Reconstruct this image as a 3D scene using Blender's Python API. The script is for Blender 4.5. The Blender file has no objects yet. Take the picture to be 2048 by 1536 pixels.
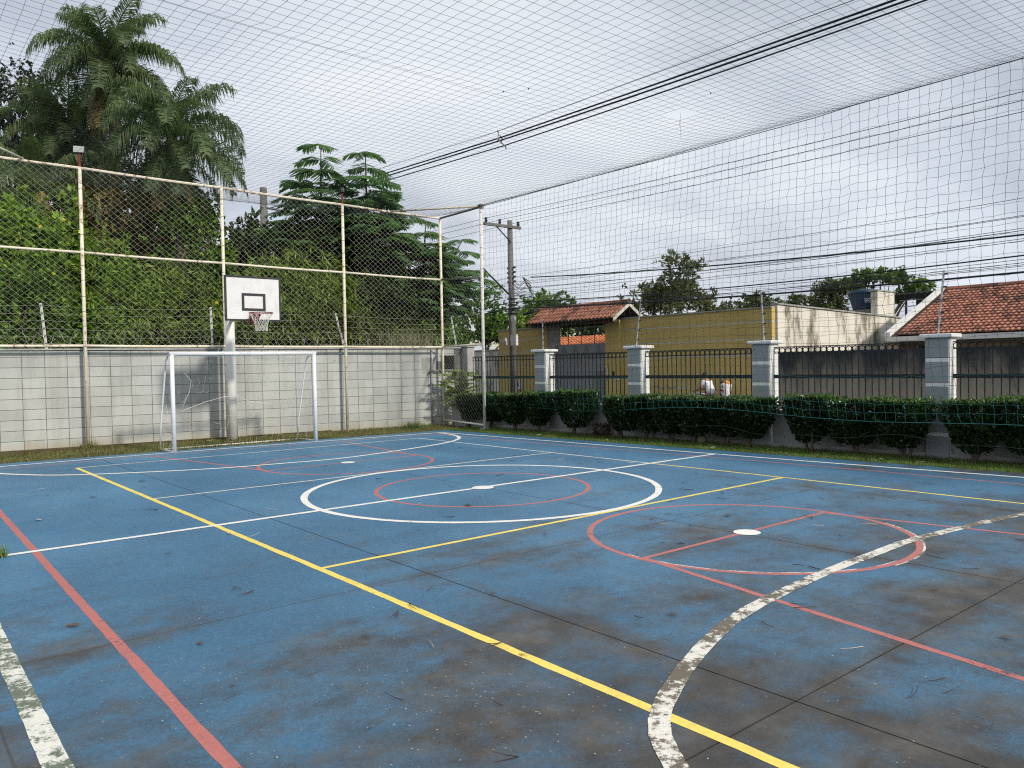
import bpy, math, random
import numpy as np
from mathutils import Matrix, Vector
random.seed(7)
rad = math.radians
SC = bpy.context.scene
COL = SC.collection

# ------------------------------------------------------------------ camera
cam_d = bpy.data.cameras.new('camera'); cam = bpy.data.objects.new('camera', cam_d); COL.objects.link(cam)
cam_d.sensor_width = 36; cam_d.lens = 27.4327; cam_d.clip_start = 0.05; cam_d.clip_end = 900
_R = (0.769581, -0.638267, -0.018998); _U = (0.029917, 0.006322, 0.999532); _F = (0.637848, 0.769789, -0.02396)
_C = (-6.2763, -8.2208, 1.6176)
cam.matrix_world = Matrix(((_R[0], _U[0], -_F[0], _C[0]), (_R[1], _U[1], -_F[1], _C[1]), (_R[2], _U[2], -_F[2], _C[2]), (0, 0, 0, 1)))
SC.camera = cam
SC.view_settings.view_transform = 'Standard'; SC.view_settings.look = 'None'
SC.view_settings.gamma = 1; SC.view_settings.use_curve_mapping = False
SC.view_settings.exposure = 0.36
SC.cycles.max_bounces = 5; SC.cycles.diffuse_bounces = 2; SC.cycles.glossy_bounces = 2
SC.cycles.transparent_max_bounces = 8; SC.cycles.transmission_bounces = 2
SC.cycles.use_denoising = False; SC.cycles.filter_width = 1.15; SC.cycles.sample_clamp_indirect = 4.0
SC.cycles.caustics_reflective = False; SC.cycles.caustics_refractive = False

# ------------------------------------------------------------------ sun and sky
SUNV = Vector((0.15, -1.0, 0.64)).normalized()            # towards the sun
sd = bpy.data.lights.new('sun', 'SUN'); sun = bpy.data.objects.new('sun', sd); COL.objects.link(sun)
sd.energy = 2.6; sd.angle = rad(4.0); sd.color = (1.0, 0.93, 0.82)
sun.location = (4, -20, 14)
sun.rotation_euler = SUNV.to_track_quat('Z', 'Y').to_euler()
world = bpy.data.worlds.new('World'); SC.world = world; world.use_nodes = True
def build_world():
    nt = world.node_tree; N = nt.nodes; L = nt.links; N.clear()
    out = N.new('ShaderNodeOutputWorld'); bg = N.new('ShaderNodeBackground'); L.new(bg.outputs[0], out.inputs[0])
    sky = N.new('ShaderNodeTexSky'); sky.sky_type = 'NISHITA'; sky.sun_disc = False
    sky.sun_elevation = math.asin(SUNV.z); sky.sun_rotation = math.atan2(SUNV.x, SUNV.y)
    sky.air_density = 1.2; sky.dust_density = 1.0
    sk = N.new('ShaderNodeMixRGB'); sk.blend_type = 'MULTIPLY'; sk.inputs[0].default_value = 1; sk.inputs[2].default_value = (0.11, 0.11, 0.11, 1)
    L.new(sky.outputs[0], sk.inputs[1])
    tc = N.new('ShaderNodeTexCoord'); sep = N.new('ShaderNodeSeparateXYZ'); L.new(tc.outputs['Generated'], sep.inputs[0])
    def mth(op, a, b=None):
        m = N.new('ShaderNodeMath'); m.operation = op
        for i, v in enumerate((a, b)):
            if v is None: continue
            if isinstance(v, (int, float)): m.inputs[i].default_value = v
            else: L.new(v, m.inputs[i])
        return m.outputs[0]
    zz = mth('ADD', mth('MAXIMUM', sep.outputs[2], 0.0), 0.16)
    cb = N.new('ShaderNodeCombineXYZ')
    L.new(mth('DIVIDE', sep.outputs[0], zz), cb.inputs[0]); L.new(mth('DIVIDE', sep.outputs[1], zz), cb.inputs[1])
    def noise(scale, det, rough, off=0.0, dist=0.0):
        mp = N.new('ShaderNodeMapping'); L.new(cb.outputs[0], mp.inputs[0]); mp.inputs['Location'].default_value = (off, off * .6, off * .3)
        mp.inputs['Rotation'].default_value = (0, 0, 0.5); mp.inputs['Scale'].default_value = (1.0, 2.1, 1)
        n = N.new('ShaderNodeTexNoise'); n.inputs['Scale'].default_value = scale; n.inputs['Detail'].default_value = det
        n.inputs['Roughness'].default_value = rough; n.inputs['Distortion'].default_value = dist
        L.new(mp.outputs[0], n.inputs['Vector']); return n.outputs[0]
    def ramp(src, stops):
        r = N.new('ShaderNodeValToRGB'); L.new(src, r.inputs[0]); e = r.color_ramp.elements
        while len(e) < len(stops): e.new(0.5)
        for el, (p, c) in zip(e, stops): el.position = p; el.color = (*c, 1)
        return r.outputs[0]
    base = ramp(noise(0.55, 6, 0.52, 3.1, 0.3), [(0.30, (0.35, 0.385, 0.455)), (0.43, (0.50, 0.54, 0.615)), (0.55, (0.63, 0.67, 0.735)), (0.70, (0.76, 0.79, 0.82))])
    tint = ramp(noise(0.23, 3, 0.5, 9.7), [(0.35, (0.95, 0.965, 1.0)), (0.65, (1.0, 1.0, 0.97))])
    mt = N.new('ShaderNodeMixRGB'); mt.blend_type = 'MULTIPLY'; mt.inputs[0].default_value = 1; L.new(base, mt.inputs[1]); L.new(tint, mt.inputs[2])
    gap = ramp(noise(0.42, 4, 0.55, 21.3, 0.4), [(0.33, (0.85,) * 3), (0.45, (0.0,) * 3)])
    mx = N.new('ShaderNodeMixRGB'); L.new(gap, mx.inputs[0]); L.new(mt.outputs[0], mx.inputs[1]); L.new(sk.outputs[0], mx.inputs[2])
    L.new(mx.outputs[0], bg.inputs[0]); bg.inputs[1].default_value = 0.93
build_world()

# ------------------------------------------------------------------ helpers
def tag(o, label=None, cat=None, group=None, kind=None):
    if label: o['label'] = label
    if cat: o['category'] = cat
    if group: o['group'] = group
    if kind: o['kind'] = kind
    return o
def thing(name, label, cat, loc=(0, 0, 0), group=None):
    o = bpy.data.objects.new(name, None); COL.objects.link(o); o.location = loc; o.empty_display_size = 0.2
    return tag(o, label, cat, group)
def link(name, mesh, parent=None, M=None):
    o = bpy.data.objects.new(name, mesh); COL.objects.link(o)
    M = M or Matrix.Identity(4)
    if parent is not None:
        o.parent = parent
        if parent.type == 'EMPTY': M = Matrix.Translation(-parent.location) @ M
        elif parent.parent is not None or parent.matrix_basis != Matrix.Identity(4):
            W = parent.matrix_basis.copy()
            if parent.parent is not None: W = Matrix.Translation(parent.parent.location) @ W
            M = W.inverted() @ M
    o.matrix_basis = M
    return o
def np_mesh(name, V, F, mat, smooth=False):
    V = np.asarray(V, np.float32).reshape(-1, 3); F = np.asarray(F, np.int32)
    me = bpy.data.meshes.new(name); k = F.shape[1]
    me.vertices.add(len(V)); me.vertices.foreach_set('co', V.ravel())
    me.loops.add(F.size); me.loops.foreach_set('vertex_index', F.ravel())
    me.polygons.add(len(F)); me.polygons.foreach_set('loop_start', np.arange(0, F.size, k, dtype=np.int32))
    if smooth: me.polygons.foreach_set('use_smooth', np.ones(len(F), bool))
    me.update(calc_edges=True); me.materials.append(mat)
    return me
def frame(d):
    d = Vector(d).normalized(); a = Vector((0, 0, 1)) if abs(d.z) < 0.95 else Vector((1, 0, 0))
    s = d.cross(a).normalized(); return d, s, s.cross(d).normalized()
class MB:
    def __init__(s): s.v = []; s.f = []
    def add(s, vs, fs):
        b = len(s.v); s.v += [tuple(v) for v in vs]; s.f += [tuple(i + b for i in f) for f in fs]; return s
    def box(s, x0, x1, y0, y1, z0, z1, M=None):
        vs = [Vector(p) for p in ((x0,y0,z0),(x1,y0,z0),(x1,y1,z0),(x0,y1,z0),(x0,y0,z1),(x1,y0,z1),(x1,y1,z1),(x0,y1,z1))]
        if M: vs = [M @ v for v in vs]
        return s.add(vs, ((0,3,2,1),(4,5,6,7),(0,1,5,4),(1,2,6,5),(2,3,7,6),(3,0,4,7)))
    def bevbox(s, x0, x1, y0, y1, z0, z1, b, M=None):
        vs = []
        for zz, i in ((z0, b), (z0 + b, 0), (z1 - b, 0), (z1, b)):
            for (x, y) in ((x0+b, y0), (x1-b, y0), (x1, y0+b), (x1, y1-b), (x1-b, y1), (x0+b, y1), (x0, y1-b), (x0, y0+b)):
                cx, cy = (x0+x1)/2, (y0+y1)/2
                px = x - i*(1 if x > cx else -1) if i else x; py = y - i*(1 if y > cy else -1) if i else y
                vs.append(Vector((px, py, zz)))
        if M: vs = [M @ v for v in vs]
        fs = [tuple(range(7, -1, -1)), tuple(range(24, 32))]
        for k in range(3):
            for i in range(8): fs.append((k*8+i, k*8+(i+1) % 8, k*8+8+(i+1) % 8, k*8+8+i))
        return s.add(vs, fs)
    def tube(s, pts, r, n=6, cap=True, closed=False):
        pts = [Vector(p) for p in pts]; m = len(pts); rs = r if isinstance(r, (list, tuple)) else [r] * m
        vs = []; fs = []; ps = None
        for i, p in enumerate(pts):
            if closed: d = pts[(i+1) % m] - pts[i-1]
            else: d = pts[min(i+1, m-1)] - pts[max(i-1, 0)]
            d = d.normalized() if d.length > 1e-9 else Vector((0, 0, 1))
            if ps is None: _, ps, _ = frame(d)
            ps = (ps - d * ps.dot(d)); ps = ps.normalized() if ps.length > 1e-6 else frame(d)[1]
            q = d.cross(ps)
            for k in range(n):
                a = 2 * math.pi * k / n; vs.append(p + (ps * math.cos(a) + q * math.sin(a)) * rs[i])
        for i in range(m if closed else m - 1):
            j = (i + 1) % m
            for k in range(n): fs.append((i*n+k, i*n+(k+1) % n, j*n+(k+1) % n, j*n+k))
        if cap and not closed:
            fs.append(tuple(range(n-1, -1, -1))); fs.append(tuple(range((m-1)*n, m*n)))
        return s.add(vs, fs)
    def mesh(s, name, mat, smooth=False):
        me = bpy.data.meshes.new(name); me.from_pydata(s.v, [], s.f); me.materials.append(mat)
        if smooth: me.polygons.foreach_set('use_smooth', [True] * len(me.polygons))
        me.update(); return me
    def build(s, name, mat, parent=None, smooth=False, M=None): return link(name, s.mesh(name, mat, smooth), parent, M)
def box(name, mat, parent, *a, bev=0.0):
    m = MB(); (m.bevbox(*a, bev) if bev else m.box(*a)); return m.build(name, mat, parent)
def tube(name, mat, parent, pts, r, n=8): return MB().tube(pts, r, n).build(name, mat, parent, smooth=True)
def T(x, y, z): return Matrix.Translation((x, y, z))
def RZ(a): return Matrix.Rotation(a, 4, 'Z')

# ------------------------------------------------------------------ materials
class MN:
    def __init__(s, name):
        s.m = bpy.data.materials.new(name); s.m.use_nodes = True; s.nt = s.m.node_tree; s.N = s.nt.nodes; s.L = s.nt.links
        s.b = s.N['Principled BSDF']; s.out = s.N['Material Output']; s.geo = None; s.tc = None
    def pos(s):
        if not s.geo: s.geo = s.N.new('ShaderNodeNewGeometry')
        return s.geo.outputs['Position']
    def obj(s):
        if not s.tc: s.tc = s.N.new('ShaderNodeTexCoord')
        return s.tc.outputs['Object']
    def isl(s): s.pos(); return s.geo.outputs['Random Per Island']
    def noise(s, scale, det=4, rough=.55, vec=None, stretch=(1, 1, 1), off=0, dist=0):
        mp = s.N.new('ShaderNodeMapping'); s.L.new(vec or s.pos(), mp.inputs[0]); mp.inputs['Scale'].default_value = stretch
        mp.inputs['Location'].default_value = (off, off * .7, off * .3)
        n = s.N.new('ShaderNodeTexNoise'); n.inputs['Scale'].default_value = scale; n.inputs['Detail'].default_value = det
        n.inputs['Roughness'].default_value = rough; n.inputs['Distortion'].default_value = dist
        s.L.new(mp.outputs[0], n.inputs['Vector']); return n.outputs[0]
    def ramp(s, src, stops):
        r = s.N.new('ShaderNodeValToRGB'); s.L.new(src, r.inputs[0]); e = r.color_ramp.elements
        while len(e) < len(stops): e.new(.5)
        for el, (p, c) in zip(e, stops):
            el.position = p; el.color = (*(c if hasattr(c, '__len__') else (c, c, c)), 1)
        return r.outputs[0]
    def mix(s, f, a, b, mode='MIX'):
        m = s.N.new('ShaderNodeMixRGB'); m.blend_type = mode
        for i, v in enumerate((f, a, b)):
            if isinstance(v, (int, float)): m.inputs[i].default_value = v if i == 0 else (v, v, v, 1)
            elif isinstance(v, tuple): m.inputs[i].default_value = (*v, 1)
            else: s.L.new(v, m.inputs[i])
        return m.outputs[0]
    def math(s, op, a, b=0.0, clamp=False):
        m = s.N.new('ShaderNodeMath'); m.operation = op; m.use_clamp = clamp
        for i, v in enumerate((a, b)):
            if isinstance(v, (int, float)): m.inputs[i].default_value = v
            else: s.L.new(v, m.inputs[i])
        return m.outputs[0]
    def sep(s, src):
        m = s.N.new('ShaderNodeSeparateXYZ'); s.L.new(src, m.inputs[0]); return m.outputs
    def col(s, c):
        if isinstance(c, tuple): s.b.inputs['Base Color'].default_value = (*c, 1)
        else: s.L.new(c, s.b.inputs['Base Color'])
        return s
    def rough(s, r, spec=.5):
        if isinstance(r, (int, float)): s.b.inputs['Roughness'].default_value = r
        else: s.L.new(r, s.b.inputs['Roughness'])
        s.b.inputs['Specular IOR Level'].default_value = spec; return s
    def metal(s, v): s.b.inputs['Metallic'].default_value = v; return s
    def bump(s, h, st=.3, d=.01):
        b = s.N.new('ShaderNodeBump'); b.inputs['Strength'].default_value = st; b.inputs['Distance'].default_value = d
        s.L.new(h, b.inputs['Height']); s.L.new(b.outputs[0], s.b.inputs['Normal']); return s
def simple(name, c, r=.6, var=.18, scale=6, metal=0, spec=.4, bump=0.0, vec=None):
    m = MN(name); n = m.noise(scale, 5, .6, vec)
    lo = tuple(max(0, x * (1 - var)) for x in c); hi = tuple(min(1, x * (1 + var)) for x in c)
    m.col(m.ramp(n, [(.3, lo), (.7, hi)])).rough(r, spec).metal(metal)
    if bump: m.bump(m.noise(scale * 8, 4, .6, vec), bump)
    return m.m
def leafmat(name, cols, trans=.3, rough=.5, spec=.35):
    m = MN(name); c = m.ramp(m.isl(), [(i / max(1, len(cols) - 1), c) for i, c in enumerate(cols)])
    big = m.ramp(m.noise(.9, 3), [(.3, .62), (.7, 1.25)])
    c = m.mix(1, c, big, 'MULTIPLY'); m.col(c).rough(rough, spec)
    t = m.N.new('ShaderNodeBsdfTranslucent'); tc = m.mix(1, c, (1.25, 1.3, .6), 'MULTIPLY'); m.L.new(tc, t.inputs[0])
    x = m.N.new('ShaderNodeMixShader'); x.inputs[0].default_value = trans
    m.L.new(m.b.outputs[0], x.inputs[1]); m.L.new(t.outputs[0], x.inputs[2]); m.L.new(x.outputs[0], m.out.inputs[0])
    return m.m
MAT = {}
def mats():
    # court paint with algae, mud and joints
    m = MN('court_blue'); P = m.pos(); xyz = m.sep(P)
    blue = m.ramp(m.noise(.55, 5, .6, off=2), [(.3, (.040, .138, .245)), (.5, (.058, .185, .320)), (.72, (.088, .245, .395))])
    fine = m.mix(1, m.ramp(m.noise(130, 4, .9), [(.34, .62), (.66, 1.30)]), m.ramp(m.noise(28, 5, .8, off=2), [(.34, .78), (.66, 1.18)]), 'MULTIPLY'); blue = m.mix(1, blue, fine, 'MULTIPLY')
    streak = m.ramp(m.noise(1.3, 4, .6, stretch=(.5, 2.4, 1), off=5), [(.52, 0.), (.8, .35)])
    blue = m.mix(streak, blue, (.13, .19, .25))
    dirtc = m.ramp(m.noise(3.5, 5, .65, off=7), [(.3, (.034, .026, .016)), (.52, (.070, .056, .038)), (.72, (.125, .108, .082))])
    near = m.math('MULTIPLY', m.math('SUBTRACT', 1.0, xyz[1]), .085, True)           # more algae and dirt towards the near end of the court
    d = m.math('ADD', m.noise(.62, 6, .66, off=11, stretch=(1, 1.5, 1)), m.math('MULTIPLY', m.math('SUBTRACT', near, .36), .55))
    d = m.math('ADD', d, m.math('MULTIPLY', m.math('SUBTRACT', m.noise(5, 6, .75, off=3), .5), .42))
    d = m.math('ADD', d, m.math('MULTIPLY', m.math('SUBTRACT', m.noise(60, 3, .8, off=23), .5), .40))
    jm = None
    for ax, per in ((0, 2.925), (1, 3.12)):
        a = m.math('ABSOLUTE', m.math('SUBTRACT', m.math('FRACT', m.math('ADD', m.math('DIVIDE', xyz[ax], per), 100.5)), .5))
        a = m.math('MULTIPLY', a, per); e = m.math('SUBTRACT', 1.0, m.math('DIVIDE', a, .22), True)
        jm = e if jm is None else m.math('MAXIMUM', jm, e)
    d = m.math('ADD', d, m.math('MULTIPLY', m.math('MULTIPLY', jm, near), .20))
    jl = m.ramp(jm, [(.955, 0.), (.985, .55)])
    blue = m.mix(m.math('MULTIPLY', near, .40), blue, (.050, .088, .115))
    c = m.mix(m.ramp(d, [(.475, 0.), (.60, .50), (.74, .93)]), blue, dirtc)
    chip = m.ramp(m.noise(17, 4, .75, off=13), [(.665, 0.), (.70, .9)]); chip = m.mix(1, chip, m.ramp(m.noise(.8, 2, off=8), [(.45, 0.), (.6, 1.)]), 'MULTIPLY')
    c = m.mix(chip, c, (.22, .20, .17)); c = m.mix(jl, c, (.030, .026, .020))
    m.col(c).rough(m.ramp(m.noise(2, 4, off=4), [(.3, .42), (.7, .66)]), .5)
    m.bump(m.math('ADD', m.noise(140, 4, .8), m.noise(9, 3, .6)), .35, .006); MAT['court'] = m.m
    def paint(key, c, lo, hi, under=None, joint=True):
        m = MN('paint_' + key); w = m.noise(17, 10, .82, off=3); b = m.noise(2.3, 3, .6, off=6)
        w = m.math('ADD', w, m.math('MULTIPLY', m.math('SUBTRACT', b, .5), .55))
        g = m.ramp(m.noise(45, 5, .8, off=1), [(.3, .82), (.7, 1.14)]); cc = m.mix(1, c, g, 'MULTIPLY')
        gr = m.ramp(m.noise(5, 6, .8, off=15), [(.52, 0.), (.78, .38)]); cc = m.mix(gr, cc, (.16, .13, .10))
        m.col(cc).rough(.55, .4); f = m.ramp(w, [(lo, 1.), (hi, 0.)])
        if under:
            m.col(m.mix(f, under, cc)); al = m.ramp(m.noise(40, 4, .7, off=9), [(.27, 0.), (.3, 1.)])
        else: al = f
        t = m.N.new('ShaderNodeBsdfTransparent'); x = m.N.new('ShaderNodeMixShader'); m.L.new(al, x.inputs[0])
        m.L.new(t.outputs[0], x.inputs[1]); m.L.new(m.b.outputs[0], x.inputs[2]); m.L.new(x.outputs[0], m.out.inputs[0]); MAT[key] = m.m
    paint('white', (.90, .875, .80), .62, .72); paint('white_thin', (.74, .73, .66), .60, .70)
    paint('white_worn', (.80, .77, .68), .49, .53, under=(.15, .125, .088)); paint('white_green', (.78, .77, .68), .47, .52, under=(.14, .17, .12))
    paint('ghost', (.72, .72, .68), .45, .55)
    paint('red', (.50, .165, .145), .60, .72); paint('red_thin', (.50, .19, .17), .58, .72); paint('yellow', (.92, .72, .15), .62, .72)
    # block wall
    m = MN('wall_block'); P = m.pos(); xyz = m.sep(P)
    c = m.ramp(m.noise(.9, 5, .6, off=4), [(.3, (.38, .395, .375)), (.7, (.50, .51, .48))]); oi = m.N.new('ShaderNodeObjectInfo'); c = m.mix(1, c, m.ramp(oi.outputs['Random'], [(0., .90), (1., 1.06)]), 'MULTIPLY')
    st = m.ramp(m.noise(4.2, 4, .7, off=31), [(.69, 0.), (.705, 1.)]); st = m.mix(1, st, m.ramp(m.noise(.7, 2, off=12), [(.5, 0.), (.58, 1.)]), 'MULTIPLY')
    c = m.mix(st, c, (.27, .28, .235))
    drip = m.ramp(m.noise(2.2, 5, .7, stretch=(1.6, 1.6, .16), off=17), [(.48, 0.), (.74, .55)]); c = m.mix(drip, c, (.25, .25, .22))
    foot = m.math('SUBTRACT', .55, m.math('ADD', xyz[2], m.math('MULTIPLY', m.noise(2.2, 4, off=5), .7))); c = m.mix(m.ramp(foot, [(.0, 0.), (.35, .75)]), c, (.36, .30, .17))
    m.col(c).rough(.85, .25).bump(m.noise(70, 4, .7), .25, .004); MAT['block'] = m.m
    MAT['mortar'] = simple('mortar', (.13, .13, .12), .95, .2, 9)
    MAT['coping'] = simple('coping', (.40, .41, .40), .8, .2, 3, bump=.15)
    MAT['concrete'] = simple('concrete', (.33, .33, .31), .88, .25, 2.5, bump=.3)
    # peeling cream pipe paint with rust
    m = MN('cream_pipe'); r = m.math('ADD', m.noise(11, 6, .7, stretch=(1, 1, .7)), m.math('MULTIPLY', m.math('SUBTRACT', m.noise(.8, 2, off=5), .5), .5))
    m.col(m.mix(m.ramp(r, [(.58, 0.), (.66, .9)]), m.ramp(m.noise(3, 3), [(.3, (.69, .62, .48)), (.7, (.79, .74, .61))]), m.ramp(m.noise(25, 3), [(.3, (.10, .038, .016)), (.7, (.30, .12, .045))]))).rough(.65, .3)
    MAT['pipe'] = m.m
    MAT['dark_pipe'] = simple('weathered_pipe', (.16, .15, .12), .8, .5, 9)
    MAT['wire'] = simple('galvanised_wire', (.46, .46, .38), .6, .2, 20)
    MAT['cord'] = simple('net_cord', (.022, .036, .034), .7, .3, 9)
    MAT['cord_teal'] = simple('teal_cord', (.014, .12, .12), .7, .3, 9)
    m = MN('white_metal'); r = m.noise(7, 6, .75); m.col(m.mix(m.ramp(r, [(.66, 0.), (.72, .7)]), (.78, .79, .80), (.42, .36, .28))).rough(.38, .5); MAT['white_metal'] = m.m
    m = MN('white_post'); r = m.noise(5, 6, .75, stretch=(1, 1, .5)); m.col(m.mix(m.ramp(r, [(.55, 0.), (.75, .6)]), (.72, .71, .66), (.40, .36, .27))).rough(.6, .4); MAT['white_post'] = m.m
    m = MN('board'); r = m.noise(6, 6, .7, stretch=(1, 1, .6)); m.col(m.ramp(r, [(.3, (.80, .79, .78)), (.62, (.70, .69, .68)), (.75, (.60, .585, .56))])).rough(.6, .3); MAT['board'] = m.m
    MAT['black'] = simple('black_paint', (.028, .031, .035), .6, .3, 12)
    MAT['red_metal'] = simple('red_metal', (.22, .030, .030), .6, .3, 12)
    MAT['string'] = simple('white_string', (.74, .72, .66), .9, .1, 9)
    MAT['iron'] = simple('dark_iron', (.014, .020, .022), .5, .3, 12, metal=.2)
    MAT['pillar_grey'] = simple('pillar_grey', (.29, .315, .32), .8, .1, 2.5, bump=.12)
    m = MN('pillar_white'); r = m.noise(3, 6, .75, stretch=(1, 1, .4)); m.col(m.ramp(r, [(.35, (.84, .84, .82)), (.62, (.74, .74, .71)), (.8, (.50, .50, .46))])).rough(.75, .3); MAT['pillar_white'] = m.m
    m = MN('low_wall'); r = m.noise(1.3, 6, .7, stretch=(1, 1, .35)); z = m.sep(m.pos())[2]
    c = m.ramp(r, [(.3, (.40, .40, .38)), (.6, (.31, .31, .29)), (.8, (.15, .15, .13))]); ft = m.math('SUBTRACT', .42, m.math('ADD', z, m.math('MULTIPLY', m.noise(3, 4), .6)))
    m.col(m.mix(m.ramp(ft, [(0., 0.), (.25, .8)]), c, (.10, .088, .06))).rough(.85, .25); MAT['low_wall'] = m.m
    m = MN('yellow_wall'); r = m.noise(.8, 6, .65, stretch=(1, 1, .5)); c = m.ramp(r, [(.3, (.46, .34, .115)), (.7, (.56, .42, .155))]); f = m.noise(2.4, 5, .7, stretch=(1, 1, .12), off=6)
    m.col(m.mix(m.ramp(f, [(.58, 0.), (.8, .4)]), c, (.17, .13, .06))).rough(.88, .2).bump(m.noise(40, 3), .2, .01); MAT['ywall'] = m.m
    MAT['groove'] = simple('groove_grey', (.50, .48, .42), .9, .2, 5)
    m = MN('stained_white'); r = m.math('ADD', m.noise(.9, 6, .7, stretch=(1, 1, .55), off=2), m.math('MULTIPLY', m.math('SUBTRACT', m.noise(3, 5, .7, stretch=(1, 1, .2), off=9), .5), .4))
    m.col(m.ramp(r, [(.40, (.68, .645, .57)), (.50, (.58, .545, .47)), (.56, (.32, .29, .24)), (.66, (.11, .10, .09))])).rough(.9, .2); MAT['stained'] = m.m
    m = MN('sooty_wall'); z = m.sep(m.pos())[2]; r = m.math('ADD', m.math('MULTIPLY', z, .36), m.math('MULTIPLY', m.noise(1.7, 6, .72, stretch=(1, 1, .3), off=7), .8))
    m.col(m.ramp(r, [(.50, (.34, .29, .215)), (.74, (.24, .21, .165)), (.92, (.075, .075, .072)), (1., (.036, .040, .043))])).rough(.92, .15).bump(m.noise(25, 4, .7), .3, .01); MAT['sooty'] = m.m
    def tile(key, a, b, c, thr):
        m = MN('tile_' + key); r = m.math('ADD', m.noise(.9, 5, .65, off=3), m.math('MULTIPLY', m.math('SUBTRACT', m.isl(), .5), .20)); f = m.noise(14, 4, .7)
        oi = m.N.new('ShaderNodeObjectInfo'); r = m.math('ADD', r, m.math('MULTIPLY', m.math('SUBTRACT', oi.outputs['Random'], .5), .22))
        r = m.math('ADD', r, m.math('MULTIPLY', m.math('SUBTRACT', f, .5), .35))
        m.col(m.ramp(r, [(thr - .28, a), (thr, b), (thr + .07, c), (thr + .3, (.035, .030, .028))])).rough(.85, .25); MAT[key] = m.m
    tile('tile', (.47, .225, .155), (.36, .155, .105), (.17, .09, .068), .53); tile('tile_clean', (.62, .22, .10), (.56, .20, .09), (.40, .14, .07), .72)
    MAT['gate_metal'] = simple('gate_metal', (.27, .275, .285), .55, .1, 1.5, metal=.2)
    MAT['gate_dark'] = simple('gate_dark', (.19, .195, .205), .55, .1, 1.5, metal=.2)
    MAT['white_trim'] = simple('white_trim', (.70, .70, .67), .7, .1, 3)
    MAT['house_wall'] = simple('house_wall', (.42, .27, .16), .9, .15, 2)
    MAT['dark'] = simple('dark_void', (.012, .012, .012), .9, .1, 2)
    MAT['wood'] = simple('dark_wood', (.06, .04, .028), .8, .3, 6)
    MAT['asphalt'] = simple('asphalt', (.055, .055, .055), .9, .25, 12, bump=.3)
    MAT['pavement'] = simple('pavement', (.28, .27, .25), .9, .2, 4, bump=.3)
    m = MN('soil'); r = m.noise(1.6, 6, .7); m.col(m.ramp(r, [(.3, (.050, .038, .022)), (.55, (.10, .075, .042)), (.75, (.085, .095, .035))])).rough(.95, .1).bump(m.noise(18, 4, .7), .6, .02); MAT['soil'] = m.m
    MAT['earth'] = simple('earth', (.055, .06, .03), .95, .35, .5)
    MAT['pole'] = simple('pole_concrete', (.145, .14, .132), .85, .2, 2, bump=.2)
    MAT['cable'] = simple('cable', (.010, .011, .016), .6, .2, 8)
    MAT['thin_cable'] = simple('thin_cable', (.045, .05, .065), .6, .2, 8)
    MAT['insulator'] = simple('insulator', (.03, .025, .025), .4, .3, 8)
    MAT['box_white'] = simple('box_white', (.62, .62, .58), .6, .12, 6)
    MAT['steel'] = simple('steel', (.42, .43, .43), .5, .2, 6, metal=.4)
    MAT['bark'] = simple('bark', (.11, .085, .06), .95, .4, 7, bump=.5)
    MAT['palm_bark'] = simple('palm_bark', (.14, .12, .10), .95, .4, 4, bump=.5)
    MAT['tank'] = simple('tank_blue', (.008, .028, .060), .5, .2, 3)
    MAT['lettering'] = simple('lettering', (.45, .50, .55), .6, .1, 3)
    MAT['skin'] = simple('skin', (.42, .23, .15), .6, .08, 9)
    MAT['shirt'] = simple('shirt', (.74, .73, .76), .85, .06, 9)
    MAT['hair'] = simple('hair', (.012, .010, .010), .5, .2, 20)
    MAT['pants'] = simple('pants', (.42, .19, .20), .85, .1, 9)
    MAT['shoe'] = simple('shoe', (.05, .05, .06), .7, .1, 9)
    MAT['sack'] = simple('sack', (.62, .60, .60), .7, .1, 9); MAT['ball'] = simple('ball_skin', (.22, .19, .11), .8, .2, 9); MAT['sack_fill'] = simple('sack_fill', (.55, .27, .10), .8, .35, 12)
    MAT['needle'] = simple('dry_needle', (.055, .032, .022), .8, .5, 3); MAT['dry_leaf'] = simple('dry_leaf', (.10, .06, .035), .8, .6, 2)
    MAT['pale_leaf'] = simple('pale_leaf', (.50, .42, .33), .8, .3, 4); MAT['fleck'] = simple('fleck', (.48, .44, .36), .8, .3, 9); MAT['dark_fleck'] = simple('dark_fleck', (.02, .02, .018), .8, .3, 9)
    MAT['lamp_glass'] = simple('lamp_glass', (.38, .42, .40), .3, .1, 5); MAT['rust_red'] = simple('rust_red', (.20, .04, .03), .8, .3, 8)
    MAT['grass'] = leafmat('grass', [(.09,.115,.03),(.14,.17,.045),(.22,.21,.08),(.30,.24,.12)], .25)
    MAT['grass_g'] = leafmat('grass_green', [(.07,.14,.022),(.11,.20,.035),(.17,.26,.055),(.26,.26,.10)], .25)
    MAT['lf_vine'] = leafmat('leaf_vine', [(.05,.11,.010),(.11,.22,.020),(.20,.33,.035),(.30,.43,.06)], .35)
    MAT['lf_mid'] = leafmat('leaf_mid', [(.03,.07,.010),(.07,.15,.02),(.14,.25,.04),(.22,.34,.06)], .32)
    MAT['lf_bamboo'] = leafmat('leaf_bamboo', [(.05,.09,.012),(.11,.19,.022),(.20,.30,.045),(.31,.38,.085)], .35)
    MAT['lf_olive'] = leafmat('leaf_olive', [(.035,.055,.010),(.075,.105,.016),(.14,.17,.028),(.20,.22,.045)], .3)
    MAT['lf_dry'] = leafmat('leaf_dry', [(.11,.11,.03),(.18,.17,.05),(.26,.20,.075),(.20,.12,.055)], .25)
    MAT['lf_dark'] = leafmat('leaf_dark', [(.022,.042,.012),(.04,.072,.02),(.07,.11,.032)], .25)
    MAT['lf_grey'] = leafmat('leaf_grey', [(.02,.032,.022),(.038,.052,.034),(.06,.075,.048)], .2)
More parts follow.
